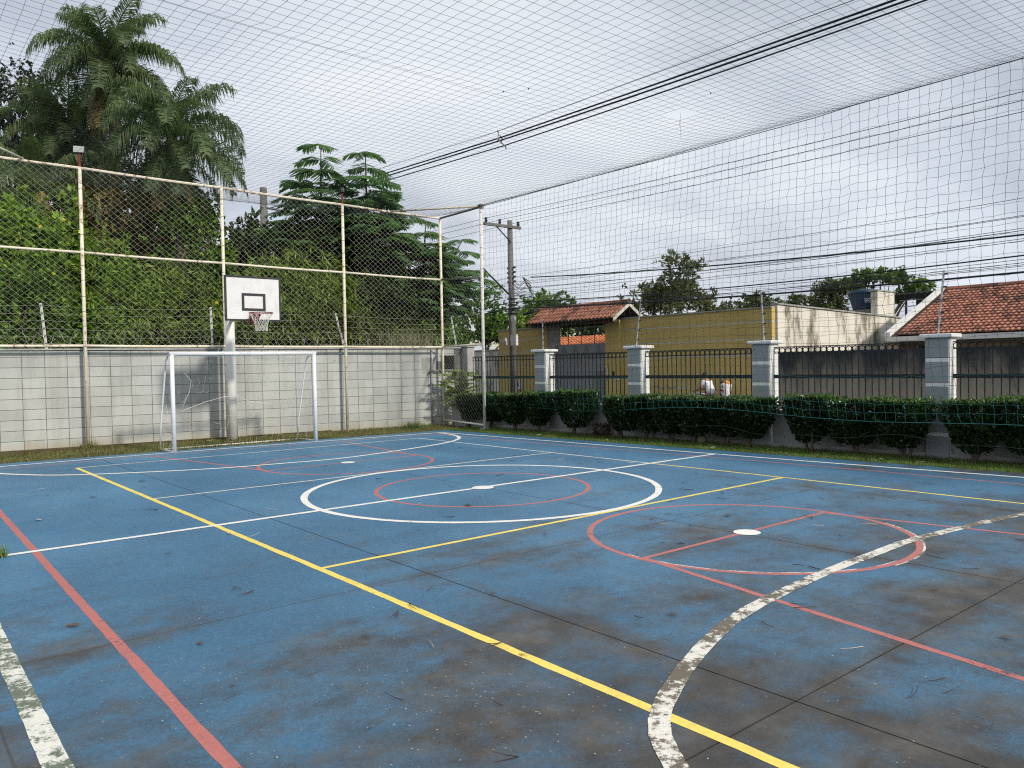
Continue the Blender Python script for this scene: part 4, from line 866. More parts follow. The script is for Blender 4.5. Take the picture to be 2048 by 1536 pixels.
# ------------------------------------------------------------------ utility poles and wires
up = thing('utility_pole', 'grey concrete utility pole with wooden crossarm beyond the railing', 'pole', (14.3, 16.5, 0))
MB().tube([(14.32, 16.5, -.1), (14.26, 16.52, 7.55)], [.165, .10], 14).build('shaft', MAT['pole'], up, smooth=True)
MB().box(12.85, 14.75, 16.36, 16.46, 7.22, 7.33).build('crossarm', MAT['pole'], up)
MB().tube([(13.45, 16.38, 7.22), (14.2, 16.4, 6.65)], .025, 6).build('arm_brace', MAT['insulator'], up)
for x in (12.95, 13.65, 14.62): MB().tube([(x, 16.41, 7.33), (x, 16.41, 7.40), (x, 16.41, 7.46), (x, 16.41, 7.52)], [.04, .065, .05, .065], 8).build('insulator', MAT['insulator'], up)
for k in range(4):
    for s in (-1, 1): MB().tube([(14.29, 16.5 + s * .15, 5.05 + k * .19), (14.29, 16.5 + s * .24, 5.05 + k * .19)], .045, 8).build('spool', MAT['insulator'], up)
for z in (4.35, 4.1, 3.9, 3.75): MB().tube([(14.30 + .19 * math.cos(a), 16.5 + .19 * math.sin(a), z) for a in [2*math.pi*k/12 for k in range(12)]], .025, 5, closed=True).build('strap', MAT['insulator'], up)
box('junction_box', MAT['box_white'], up, 14.0, 14.12, 15.95, 16.3, 2.42, 2.86); box('small_box', MAT['box_white'], up, 14.06, 14.16, 16.1, 16.3, 3.42, 3.62)
MB().tube([(14.1, 16.72, 2.45), (14.1, 16.74, 2.75)], .09, 8).build('street_light_relay', MAT['steel'], up)
m = MB(); ru = random.Random(4)
for k in range(7): a = ru.uniform(0, .5); m.tube([(14.15, 16.3, 5.1 - k * .1), (14.1, 15.9 - a, 4.8 - k * .08), (14.1, 15.5 - a, 5.05 - k * .12), (14.1, 15.1 - a * .5, 4.85 - k * .1), (14.1, 15.6, 5.15)], .012, 4)
m.build('tangled_wire', MAT['thin_cable'], up)
tube('stay_arm', MAT['insulator'], up, [(14.2, 16.6, 4.55), (14.0, 18.1, 5.8)], .035, 6)
p2 = thing('utility_pole', 'distant grey utility pole rising behind the trees above the tall fence', 'pole', (7.15, 24.5, 0)); MB().tube([(7.15, 24.5, 0), (7.15, 24.5, 9.45)], [.22, .15], 12).build('shaft', MAT['pole'], p2, smooth=True)
MB().tube([(7.0, 24.4, 8.6), (8.2, 24.3, 8.5)], .05, 6).build('arm', MAT['pole'], p2)
def wire(name, label, pts, r, mat='cable', sag=0.0, group=None, n=24):
    P = []
    for i in range(len(pts) - 1):
        a, b = Vector(pts[i]), Vector(pts[i+1])
        for k in range(n): t_ = k / n; P.append(a.lerp(b, t_) - Vector((0, 0, sag * 4 * t_ * (1 - t_))))
    P.append(Vector(pts[-1])); return tag(MB().tube(P, r, 5).build(name, MAT[mat]), label, 'cable', group)
# spaced overhead cables above the court's street side
gcb = 'overhead cables crossing above the net'
wire('overhead_cable', 'thick upper black overhead cable above the ceiling net', [(7.3, 24.3, 8.55), (7.67, 8.97, 8.02), (8.2, -3, 8.05), (8.6, -16, 8.3)], .022, sag=.02, group=gcb)
wire('overhead_cable', 'second thick black overhead cable close under the upper one', [(7.42, 24.3, 8.5), (7.74, 8.97, 7.97), (8.32, -3, 8.02), (8.72, -16, 8.3)], .022, sag=.035, group=gcb)
wire('overhead_cable', 'lowest black overhead cable hanging apart from the pair', [(7.55, 24.3, 8.42), (7.9, 8.97, 7.86), (8.52, -3, 8.0), (8.95, -16, 8.25)], .018, sag=.03, group=gcb)
wire('overhead_cable', 'thin messenger wire above the thick overhead cables', [(7.3, 24.3, 8.75), (7.62, 8.97, 8.20), (7.95, -3, 8.2), (8.3, -16, 8.4)], .008, sag=.0, group=gcb)
spx = thing('cable_spacer', 'small cable spacer clamping the overhead cables', 'spacer', (7.75, 8.97, 8.0))
MB().tube([(7.62, 8.97, 8.24), (7.66, 8.97, 8.10), (7.60, 8.97, 8.0), (7.72, 8.97, 7.92), (7.80, 8.97, 8.0), (7.70, 8.97, 8.10)], .022, 5).build('frame', MAT['steel'], spx); MB().tube([(7.72, 8.97, 7.92), (7.9, 8.97, 7.82), (7.92, 8.97, 7.74)], .02, 5).build('hook', MAT['steel'], spx)
gst = 'street wires on the crossarm pole'
for i, x in enumerate((12.95, 13.65, 14.62)): wire('street_wire', ('left', 'middle', 'right')[i] + ' bare wire on top of the crossarm pole', [(x - 2.5, 40, 7.6), (x, 16.41, 7.50), (x - .1 * i, -20, 7.45)], .009, 'thin_cable', .22, gst)
wire('street_wire', 'twisted black supply cable below the crossarm', [(14.2, 15.2, 5.10), (14.2, -20, 4.75)], .022, 'cable', .55, gst)
wire('street_wire', 'thick black telephone cable lowest over the yellow wall', [(13.9, 40, 4.3), (14.2, 16.4, 3.95), (14.2, -20, 4.1)], .026, 'cable', .50, gst)
wire('street_wire', 'thick dark cable just above the lowest telephone cable', [(13.9, 40, 4.6), (14.2, 16.4, 4.2), (14.2, -20, 4.85)], .018, 'cable', .62, gst)
rw = random.Random(9); names = ['first', 'second', 'third', 'fourth', 'fifth', 'sixth', 'seventh', 'eighth', 'ninth', 'tenth', 'eleventh', 'twelfth']
for k in range(12):
    z = 3.85 + k * .12 + rw.uniform(-.05, .05)
    wire('street_wire', names[k] + ' thin street wire counted upward from the lowest', [(13.8, 40, z + .3), (14.15 + rw.uniform(-.1, .1), 16.4, z), (14.1 + rw.uniform(-.3, .3), -20, z + .35 + k * .03 + rw.uniform(-.1, .2))], .007, 'thin_cable', .5 + rw.uniform(-.12, .15), gst)
cl = thing('cable_joint', 'black cable joint hanging beside the utility pole', 'joint', (14.2, 15.4, 3.7)); tube('sleeve', MAT['cable'], cl, [(14.2, 15.7, 3.66), (14.2, 15.1, 3.72)], .055, 8)

# ------------------------------------------------------------------ seated person, stool, sack
def skin(name, verts, edges, radii, mat, root=0, sub=2, parent=None, loc=(0, 0, 0)):
    me = bpy.data.meshes.new(name); me.from_pydata(verts, edges, []); o = link(name, me, parent, None if parent else T(*loc)); me.materials.append(mat)
    sm = o.modifiers.new('skin', 'SKIN'); sm.use_smooth_shade = True
    for v, r in zip(me.skin_vertices[0].data, radii): v.radius = (r, r) if not hasattr(r, '__len__') else r
    me.skin_vertices[0].data[root].use_root = True
    ss = o.modifiers.new('sub', 'SUBSURF'); ss.levels = sub; ss.render_levels = sub
    return o
PX0, PY0 = 15.25, 7.42
per = thing('person', 'seated person in a white shirt and pink striped trousers leaning forward by the yellow wall', 'person', (PX0, PY0, .05))
def pv(dy, dz, dx=0): return (dx, dy, dz)
def wv(v): return tuple(np.array(v) + np.array((PX0, PY0, .0)))
bv = [pv(0, .50), pv(.06, .68), pv(.15, .86), pv(.22, .98), pv(.27, 1.05), pv(.31, 1.13), pv(.33, 1.20), pv(.33, 1.255)]
be = [(i, i+1) for i in range(7)]; br_ = [(.155, .125), (.145, .115), (.15, .12), (.12, .10), (.055, .055), (.078, .085), (.088, .10), (.05, .06)]
for s in (-1, 1):
    i0 = len(bv); bv += [pv(.21, .95, .17*s), pv(.30, .76, .23*s), pv(.50, .70, .16*s), pv(.58, .68, .13*s), pv(.63, .67, .12*s)]; be += [(3, i0)] + [(i0+k, i0+k+1) for k in range(4)]; br_ += [.062, .050, .040, .030, .034]
    i1 = len(bv); bv += [pv(.05, .50, .10*s), pv(.45, .53, .13*s), pv(.52, .30, .13*s), pv(.50, .12, .13*s), pv(.62, .085, .13*s)]; be += [(0, i1)] + [(i1+k, i1+k+1) for k in range(4)]; br_ += [.095, .075, .058, .042, .038]
    for fg in range(4): j0 = len(bv); bv += [pv(.67, .66 - .004*fg, .12*s + (fg - 1.5) * .018), pv(.70, .64 - .004*fg, .12*s + (fg - 1.5) * .018)]; be += [(i0+4, j0), (j0, j0+1)]; br_ += [.009, .008]
    j0 = len(bv); bv += [pv(.63, .65, .12*s - .045*s)]; be += [(i0+4, j0)]; br_ += [.010]
skin('body', [wv(v) for v in bv], be, br_, MAT['skin'], parent=per)
tv = [pv(-.01, .49), pv(.05, .68), pv(.14, .86), pv(.21, .975)]; te = [(0, 1), (1, 2), (2, 3)]; tr = [(.18, .145), (.175, .14), (.175, .14), (.135, .11)]
for s in (-1, 1): i0 = len(tv); tv += [pv(.20, .95, .165*s), pv(.26, .83, .205*s)]; te += [(3, i0), (i0, i0+1)]; tr += [.078, .072]
skin('shirt', [wv(v) for v in tv], te, tr, MAT['shirt'], parent=per)
lv = [pv(0, .485)]; le = []; lr = [.15]
for s in (-1, 1): i1 = len(lv); lv += [pv(.08, .49, .10*s), pv(.45, .53, .135*s), pv(.53, .30, .135*s), pv(.51, .16, .135*s)]; le += [(0, i1)] + [(i1+k, i1+k+1) for k in range(3)]; lr += [.112, .092, .075, .062]
skin('trousers', [wv(v) for v in lv], le, lr, MAT['pants'], parent=per)
for off, mt in ((.0, 'black'), (.035, 'shirt'), (-.035, 'shirt')): tube('trouser_stripe', MAT[mt], per, [wv(p) for p in (pv(.08, .50 + off, -.215), pv(.25, .535 + off, -.222), pv(.44, .545 + off * .8, -.232), pv(.52 + off * .8, .50, -.222), pv(.56 + off * .6, .3, -.212))], .016, 6)
hv = [pv(.31, 1.23), pv(.27, 1.21), pv(.245, 1.12), pv(.235, 1.03)]; skin('hair', [wv(v) for v in hv], [(0, 1), (1, 2), (2, 3)], [(.098, .095), (.10, .09), (.07, .06), (.03, .03)], MAT['hair'], parent=per)
for s in (-1, 1): MB().bevbox(PX0 + .13*s - .045, PX0 + .13*s + .045, PY0 + .42, PY0 + .68, .05, .13, .02).build('shoe', MAT['shoe'], per)
for s in (-1, 1): MB().tube([wv(pv(.415, 1.19, .032*s)), wv(pv(.425, 1.19, .032*s))], .009, 6).build('eye', MAT['hair'], per)
MB().tube([wv(pv(.40, 1.18)), wv(pv(.435, 1.145)), wv(pv(.41, 1.135))], [.008, .014, .010], 6).build('nose', MAT['skin'], per)
st = thing('stool', 'low wooden stool under the seated person', 'stool', (PX0, PY0, .05))
box('seat', MAT['wood'], st, PX0 - .19, PX0 + .19, PY0 - .17, PY0 + .17, .33, .37)
for sx in (-1, 1):
    for sy_ in (-1, 1): MB().tube([(PX0 + sx*.18, PY0 + sy_*.16, .05), (PX0 + sx*.15, PY0 + sy_*.13, .335)], .02, 6).build('leg', MAT['wood'], st)
sk = thing('sack', 'tall white sack printed with red marks and orange contents behind the person', 'sack', (15.3, 6.93, .05))
MB().tube([(15.3, 6.93, .05), (15.3, 6.93, .3), (15.3, 6.91, .6), (15.3, 6.89, .86), (15.3, 6.88, .90)], [.13, .17, .16, .18, .15], 14).build('bag', MAT['sack'], sk, smooth=True)
MB().tube([(15.3, 6.88, .86), (15.3, 6.87, .94), (15.3, 6.85, .985)], [.15, .12, .05], 10).build('contents', MAT['sack_fill'], sk, smooth=True); MB().tube([(15.2, 6.95, .92), (15.18, 6.98, .98)], .06, 8).build('contents', MAT['wood'], sk)
for k, (dy, z) in enumerate(((0, .80), (.03, .68), (-.02, .66), (.05, .52))): box('printed_mark', MAT['red_metal'] if k < 3 else MAT['black'], sk, 15.112, 15.135, 6.91 + dy - .03, 6.91 + dy + .03, z - .03, z + .03)
cb_ = thing('cloth_bag', 'cream cloth bag hanging at the person\'s knees', 'bag', (15.2, 8.15, .05)); MB().tube([(15.2, 8.10, .70), (15.2, 8.13, .5), (15.2, 8.17, .25), (15.2, 8.18, .05)], [.03, .10, .14, .12], 10).build('cloth', MAT['pale_leaf'], cb_, smooth=True)

# ------------------------------------------------------------------ palms
def frond_mesh(name, L_, elev, bend, nl, ll, seed, mat):
    rng = np.random.default_rng(seed); V = []; F = []; pts = []; d = elev; p = np.array([0., 0., 0.]); n = 20
    for i in range(n + 1):
        pts.append(p.copy()); d -= bend / n * (0.4 + 1.2 * i / n); p = p + np.array([math.cos(d), 0, math.sin(d)]) * L_ / n
    pts = np.array(pts)
    for i in range(n):
        a, b = pts[i], pts[i+1]; w0 = .022 * (1 - i / n) + .006; k = len(V); V += [a + [0, w0, 0], a - [0, w0, 0], b - [0, w0 * .9, 0], b + [0, w0 * .9, 0]]; F.append((k, k+1, k+2, k+3))
    for q in range(nl):
        u = .10 + .90 * q / nl; x = u * n; i = min(n - 1, int(x)); base = pts[i] * (1 - (x - i)) + pts[i+1] * (x - i); fw = pts[i+1] - pts[i]; fw /= np.linalg.norm(fw)
        for s in (-1, 1):
            l_ = ll * (.45 + .75 * math.sin(math.pi * min(1, u * .92 + .05))) * rng.uniform(.8, 1.15)
            sd_ = np.array([0, s, 0.]) * rng.uniform(.5, 1.0) + fw * rng.uniform(.35, .75) + np.array([0, 0, rng.uniform(-.25, .5)]); sd_ /= np.linalg.norm(sd_)
            mid = base + sd_ * l_ * .45; end = mid + (sd_ * .35 + np.array([0, 0, -.95]) * rng.uniform(.6, 1.1)) * l_ * .6; w = .0155; o_ = fw * w
            k = len(V); V += [base - o_ * .6, base + o_ * .6, mid + o_, mid - o_, end]; F.append((k, k+1, k+2, k+3)); F.append((k+3, k+2, k+4, k+4))
    me = bpy.data.meshes.new(name); me.from_pydata([tuple(v) for v in V], [], [f if f[2] != f[3] else f[:3] for f in F]); me.materials.append(mat); me.update(); return me
FR = [frond_mesh('frond', 2.45, rad(e_), rad(b_), 112, .60, 30 + i, MAT['lf_palm']) for i, (e_, b_) in enumerate(((80, 85), (62, 105), (44, 115), (20, 100), (-5, 72), (-40, 40)))]
FRD = [frond_mesh('dry_frond', 1.9, rad(-60), rad(25), 45, .45, 44, MAT['lf_dry'])]
def palm(label, base, top, seed, size=1.0, nf=30, dry=6):
    rr = random.Random(seed); t = thing('queen_palm', label, 'palm', base, 'queen palms behind the tall fence'); b = Vector(base); c = Vector(top)
    m = MB(); pts = []; rs = []
    for k in range(26): f = k / 25; pts.append(b.lerp(c, f) + Vector((.12 * math.sin(f * 3), 0, 0))); rs.append((.17 - .05 * f) * (1 + .05 * (k % 2)))
    m.tube(pts, rs, 10); m.build('trunk', MAT['palm_bark'], t, smooth=True)
    MB().tube([c + Vector((0, 0, -.7)), c + Vector((0, 0, -.25)), c + Vector((0, 0, .15))], [.16, .24, .10], 9).build('crown_shaft', MAT['lf_dry'], t, smooth=True)
    for k in range(nf):
        f = k / nf; i = min(5, int(f * 6)); a = k * 2.399 + rr.uniform(-.3, .3); s = size * rr.uniform(.85, 1.12)
        link('frond', FR[i], t, T(*c) @ RZ(a) @ Matrix.Rotation(rr.uniform(-.15, .15), 4, 'X') @ Matrix.Scale(s, 4))
    for k in range(dry): link('dry_frond', FRD[0], t, T(c.x, c.y, c.z - .3) @ RZ(k * 1.1 + rr.random()) @ Matrix.Scale(size * rr.uniform(.8, 1.1), 4))
palm('tallest queen palm, its crown reaching the top of the picture at left', (-.1, 18.6, 0), (-.24, 18.26, 11.1), 1, .95, 38, 16)
palm('queen palm with drooping fronds right of the tallest palm', (.9, 15.6, 0), (.62, 15.0, 8.15), 2, .95, 38, 14)
palm('queen palm half hidden behind and left of the tallest palm', (-1.2, 21, 0), (-.9, 21.0, 9.5), 3, .9, 30, 14)
palm('low palm with hanging dry fronds at the far left above the vines', (-2.6, 17.6, 0), (-2.3, 17.2, 6.6), 5, .85, 18, 10)

# ------------------------------------------------------------------ tiered feathery trees
def feather(V, F, rng, base, az, el, L_, w):
    n = 9; d = el; p = np.array(base, float); hz = np.array([math.cos(az), math.sin(az), 0]); sd_ = np.array([-math.sin(az), math.cos(az), 0]); pts = []
    for i in range(n + 1): pts.append(p.copy()); d -= .075; p = p + (hz * math.cos(d) + np.array([0, 0, math.sin(d)])) * L_ / n
    for i in range(1, n + 1):
        for s in (-1, 1):
            l_ = w * (.45 + .8 * math.sin(math.pi * (i / (n + 1.2)))) * rng.uniform(.8, 1.15); dirv = sd_ * s + hz * .55 + np.array([0, 0, -.48 + rng.normal(0, .12)]); dirv /= np.linalg.norm(dirv)
            o_ = hz * .040 * (L_ / .9); b = pts[i]; e = b + dirv * l_; k = len(V); V += [b - o_, b + o_, b + dirv * l_ * .6 + o_ * 1.25, e, b + dirv * l_ * .6 - o_ * 1.25]; F.append((k, k+1, k+2, k+4)); F.append((k+4, k+2, k+3, k+3))
    for i in range(n): k = len(V); V += [pts[i] + sd_ * .008, pts[i] - sd_ * .008, pts[i+1] - sd_ * .006, pts[i+1] + sd_ * .006]; F.append((k, k+1, k+2, k+3))
def tiered(label, base, leaders, seed, mat='lf_feather'):
    rng = np.random.default_rng(seed); t = thing('feathery_tree', label, 'tree', base, 'tiered feathery trees behind the fence'); m = MB(); V = []; F = []; b = Vector(base); fork = Vector((base[0], base[1], 2.6))
    m.tube([b - Vector((0, 0, .1)), fork], [.13, .10], 8)
    for (tx_, ty_, tz_, depth, rad0) in leaders:
        tip = Vector((tx_, ty_, tz_)); s0 = fork; m.tube([s0, s0.lerp(tip, .5) + Vector((0, 0, .3)), tip], [.075, .05, .012], 6)
        z = tz_; k = 0
        while z > tz_ - depth:
            f = (tz_ - z) / depth; r = rad0 * (.58 + .85 * f ** .7); q = s0.lerp(tip, max(.05, 1 - (tz_ - z) / max(.5, tz_ - s0.z))); q.z = z
            nfr = int(6 + 4 * f); off = rng.random() * 6.28; tilt = rng.normal(0, .14); ta = rng.random() * 6.28
            q = q + Vector((rng.normal(0, .10) * r, rng.normal(0, .10) * r, 0))
            for a in range(nfr):
                if rng.random() < .16: continue
                az = off + a * 2 * math.pi / nfr + rng.normal(0, .22); rr = r * rng.uniform(.55, 1.15); e0 = .28 + rng.normal(0, .10) + tilt * math.cos(az - ta)
                if f < .28: feather(V, F, rng, np.array(q), az, e0, rr, .30 + .12 * r)
                else:
                    hub = np.array(q) + np.array([math.cos(az), math.sin(az), math.tan(e0) * .6]) * rr * rng.uniform(.35, .7)
                    m.tube([q, Vector(hub)], [.016, .008], 4, cap=False)
                    for b_ in range(5): feather(V, F, rng, hub, az + (b_ - 2) * .62 + rng.normal(0, .15), .26 + rng.normal(0, .12), rr * rng.uniform(.45, .68), .25)
            z -= .30 + .10 * f + rng.uniform(0, .16); k += 1
    me = bpy.data.meshes.new('crown'); me.from_pydata([tuple(v) for v in V], [], [f if f[2] != f[3] else f[:3] for f in F]); me.materials.append(MAT[mat]); me.update(); link('crown', me, t)
    m.build('trunk', MAT['bark'], t, smooth=True)
tiered('tall feathery tree with layered leaf plates left of its twin', (4.8, 14.5, 0), [(4.75, 14.1, 8.5, 3.6, 1.1), (4.0, 14.6, 6.9, 2.0, .95), (5.2, 14.6, 7.0, 2.2, .95)], 1)
tiered('tall feathery tree just right of its twin, nearer the cables', (5.9, 13.4, 0), [(5.62, 12.9, 8.15, 3.4, 1.05), (6.6, 13.6, 6.9, 2.2, 1.0), (6.2, 12.9, 7.0, 2.2, .95)], 2)
tiered('spreading feathery tree behind the corner fence panel', (7.5, 12.9, 0), [(7.75, 12.9, 6.3, 2.2, .85), (8.9, 12.5, 5.75, 2.0, .85), (8.3, 12.7, 5.3, 1.5, .85), (9.4, 12.6, 4.8, 1.3, .8), (7.0, 13.2, 5.9, 2.2, .9), (8.8, 13.0, 4.3, 1.0, .8), (7.6, 12.6, 4.6, 1.3, .8)], 3)
tiered('low feathery tree at the street end of the wall', (9.6, 15.6, 0), [(10.0, 15.4, 4.6, 1.3, .7), (9.4, 14.6, 3.9, 1.0, .6)], 6, 'lf_mid')

# ------------------------------------------------------------------ thicket behind the block wall
YM = 11.05
gv = 'thicket behind the block wall'
plant('flowering_vine', 'bright green vine with yellow flowers at the far left', 'vine', (-3.0, 14.6, 0), [E3((-2.9, 15.2, 5.1), 1.45, 1.0, 1.25), E3((-3.6, 15.4, 3.7), 1.6, 1.1, 1.4), E3((-2.6, 14.6, 3.9), 1.1, .8, 1.0)], 'lf_vine', 16000, (.13, .06), 150, .24, 11, .25, .06, gv, extra=flowers(16), ymin=YM)
plant('leafy_shrub', 'bright green feathery shrub left of the first tall post', 'shrub', (-1.5, 14.2, 0), [E3((-1.6, 14.6, 4.45), 1.15, .9, 1.1), E3((-1.1, 14.2, 3.4), 1.3, .9, 1.05), E3((-2.2, 13.6, 2.9), 1.2, .8, .9)], 'lf_vine', 16000, (.12, .035), 150, .22, 12, .4, .06, gv, ymin=YM)
plant('dry_vine', 'brownish dry vine smothering a tree below the palms', 'vine', (.3, 17.2, 0), [E3((.2, 16.7, 6.7), 1.7, 1.0, 1.0), E3((-.9, 16.5, 6.0), 1.1, .9, .9), E3((1.2, 16.6, 5.4), 1.2, .9, 1.2), E3((1.1, 16.4, 6.8), .8, .7, .6)], 'lf_dry', 15000, (.13, .035), 120, .26, 13, .8, .08, gv)
plant('climbing_vine', 'green vine column climbing left of the fence post behind the backboard', 'vine', (1.1, 15.2, 0), [E3((1.1, 15.0, 5.4), .95, .7, 1.5), E3((1.5, 14.8, 4.2), .95, .7, 1.2), E3((.8, 14.6, 3.2), 1.2, .8, 1.0)], 'lf_mid', 14000, (.12, .05), 130, .22, 14, .5, .06, gv, extra=flowers(8), ymin=YM)
plant('leafy_shrub', 'mid green shrub of narrow leaves above the wall left of the goal', 'shrub', (.0, 14.2, 0), [E3((.1, 14.2, 3.4), 1.7, .9, 1.0), E3((-1.2, 13.6, 2.7), 1.3, .8, .8), E3((1.4, 13.3, 2.7), 1.2, .8, .7)], 'lf_bamboo', 15000, (.17, .032), 150, .22, 15, .7, .05, gv, ymin=YM)
plant('leafy_shrub', 'dark shrub low behind the wall at the far left edge', 'shrub', (-4.0, 13.4, 0), [E3((-4.0, 13.4, 2.7), 1.6, .8, .9), E3((-2.6, 12.9, 2.5), 1.0, .7, .6), E3((-3.2, 13.2, 3.5), 1.0, .7, .6)], 'lf_mid', 10000, (.13, .045), 100, .22, 16, .4, .05, gv, ymin=YM)
plant('broadleaf_tree', 'dark broadleaf tree just right of the fence post behind the backboard', 'tree', (3.6, 17.0, 0), [E3((3.55, 16.8, 5.3), .85, .8, 1.0), E3((3.2, 17, 4.2), 1.2, .9, 1.1)], 'lf_dark', 9000, (.16, .07), 80, .26, 17, .6, .12, gv)
plant('bamboo_clump', 'arching bamboo clump right of the backboard', 'bamboo', (3.6, 12.9, 0), [E3((3.6, 12.8, 3.5), 1.65, .9, 1.25), E3((2.6, 13.0, 2.8), 1.3, .8, .7), E3((4.3, 12.6, 2.8), 1.0, .7, .8), E3((3.0, 13.2, 4.3), .8, .6, .6)], 'lf_bamboo', 20000, (.20, .028), 170, .23, 18, .9, .04, gv, ymin=YM)
plant('olive_tree', 'olive green leafy tree below the twin feathery trees', 'tree', (5.3, 14.2, 0), [E3((5.45, 14.0, 5.3), 1.35, 1.0, 1.6), E3((4.5, 14.2, 4.6), 1.0, .9, 1.2), E3((6.2, 13.8, 4.5), 1.0, .9, 1.0)], 'lf_olive', 16000, (.14, .040), 140, .25, 19, .6, .09, gv)
plant('leafy_shrub', 'dark shrub behind the wall left of the corner post', 'shrub', (6.4, 13.0, 0), [E3((6.5, 12.9, 3.6), 1.3, .9, 1.3), E3((5.6, 12.6, 3.2), 1.0, .8, .9)], 'lf_dark', 11000, (.13, .045), 110, .23, 20, .5, .07, gv, ymin=YM)
plant('leafy_shrub', 'low yellow-green shrub on the wall top right of the goal', 'shrub', (5.3, 11.9, 0), [E3((5.4, 11.9, 2.6), 1.5, .5, .5), E3((4.4, 12.0, 2.7), 1.0, .5, .6)], 'lf_olive', 8000, (.15, .03), 90, .18, 21, .5, .04, gv, ymin=YM)
plant('leafy_shrub', 'small light shrub beyond the wall end', 'shrub', (7.5, 12.3, 0), [E3((7.5, 12.3, 2.5), .8, .6, .6), E3((8.3, 12.9, 2.2), .7, .6, .6)], 'lf_mid', 4500, (.12, .045), 50, .18, 22, .4, .04, gv)
for k, (c, r) in enumerate([((-1.4, 22.8, 5.2), (3.3, 1.4, 3.6)), ((1.9, 20.6, 4.6), (3.1, 1.4, 3.1)), ((5.0, 18.6, 4.2), (2.5, 1.3, 2.4)), ((7.7, 16.6, 3.6), (1.9, 1.2, 1.9)), ((-5.0, 22.5, 5.0), (3.2, 1.4, 3.6))]):
    plant('shade_tree', ('dense dark tree far behind the left end of the thicket', 'dense dark tree behind the palms and dry vine', 'dense dark tree behind the bamboo clump', 'dense dark tree behind the corner post', 'dense dark tree beyond the left edge')[k], 'tree', (c[0], c[1], 0), [(c, r), ((c[0] + .8, c[1], c[2] - 1.4), (r[0] * .9, r[1], r[2] * .6))], 'lf_dark', 12000, (.26, .10), 110, .42, 60 + k, .5, .16, 'dark trees behind the thicket', shell=.6)
plant('broadleaf_tree', 'tall dark open-crowned tree at the upper left edge', 'tree', (-1.6, 27.5, 0), [E3((-1.7, 27.2, 12.0), 1.7, 1.2, 1.9), E3((-2.0, 27, 9.6), 1.9, 1.2, 1.1)], 'lf_grey', 17000, (.12, .05), 100, .34, 31, .5, .16, gv, 14)
plant('broadleaf_tree', 'dark open-crowned tree between the left edge and the tallest palm', 'tree', (-.2, 26.5, 0), [E3((-.2, 26.0, 11.4), 1.6, 1.2, 1.5), E3((-.6, 26.3, 9.3), 2.0, 1.2, 1.1), E3((1.0, 26.0, 9.6), 1.4, 1.2, 1.3), E3((2.4, 25.5, 9.4), .9, .8, .8)], 'lf_grey', 21000, (.12, .05), 120, .32, 32, .5, .16, gv, 16)
# straw grass clump on the wall and corner plant
def blades(name, parent, rng, pts, h, w, lean, mat):
    n = len(pts); a = rng.random(n) * 6.28; d = np.stack([np.cos(a), np.sin(a), 0 * a], 1); hh = h * rng.uniform(.5, 1.25, n)[:, None]; s = np.stack([-np.sin(a), np.cos(a), 0 * a], 1) * w
    tip = pts + np.array([0, 0, 1]) * hh + d * hh * lean * rng.uniform(.2, 1.2, (n, 1)); V = np.stack([pts - s, pts + s, tip], 1).reshape(-1, 3); o = link(name, np_mesh(name, V, np.arange(3 * n).reshape(n, 3), MAT[mat]), parent); return o
rng = np.random.default_rng(70)
t = thing('straw_grass', 'pale straw-like tall grass clump above the wall near the corner', 'grass', (5.9, 11.2, .0)); blades('stalks', t, rng, np.stack([rng.normal(5.85, .45, 700), rng.normal(11.15, .12, 700), np.full(700, 1.9)], 1), .75, .010, .6, 'straw')
t = thing('corner_plant', 'light green drooping plant in the corner behind the chain-link panel', 'plant', (6.45, 9.45, -.03))
V = []; F = []
for k in range(26): feather(V, F, rng, (6.45 + rng.normal(0, .06), 9.4 + rng.normal(0, .08), .35 + .045 * k), k * 2.4, .9 - .02 * k, .62, .14)
me = bpy.data.meshes.new('leaves'); me.from_pydata([tuple(v) for v in V], [], [f if f[2] != f[3] else f[:3] for f in F]); me.materials.append(MAT['lf_bamboo']); me.update(); link('leaves', me, t); tube('stem', MAT['lf_mid'], t, [(6.45, 9.4, -.05), (6.45, 9.42, 1.5)], .02, 6)

# ------------------------------------------------------------------ trees across the street
gs = 'trees across the street'
plant('casuarina_tree', 'tall bushy tree behind the yellow wall', 'tree', (21.1, 13.4, 0), [E3((21.2, 13.3, 5.2), .95, .8, 1.25), E3((21.0, 13.4, 4.2), 1.75, 1.0, .85), E3((19.9, 14.2, 4.25), .75, .6, .55), E3((22.3, 12.4, 4.0), .8, .6, .5)], 'lf_street', 7500, (.20, .055), 75, .24, 41, -.5, .1, gs)
plant('umbrella_tree', 'flat-topped spreading tree behind the blue water tank', 'tree', (39, 12.9, 0), [E3((38.9, 12.9, 6.3), 1.7, 1.2, .38), E3((37.4, 14.1, 5.8), 1.1, .9, .30), E3((40.4, 11.7, 5.8), 1.0, .8, .30), E3((39.6, 12.4, 5.2), .8, .7, .25)], 'lf_umb', 5200, (.22, .10), 70, .22, 42, .1, .12, gs, 14, flat=.5)
plant('round_bush', 'grey-green round bush left of the blue water tank', 'bush', (36.4, 14.9, 0), [E3((36.4, 14.9, 5.1), 1.2, .9, .9)], 'lf_street', 3200, (.22, .07), 40, .25, 43, -.4, .1, gs)
plant('far_hedge', 'low line of treetops over the yellow wall end', 'hedge', (33.8, 17.1, 0), [E3((33.5, 17.3, 4.8), 1.6, .9, .45), E3((35.6, 15.8, 4.8), 1.4, .9, .35)], 'lf_street', 3000, (.22, .08), 40, .22, 44, .2, .1, gs)
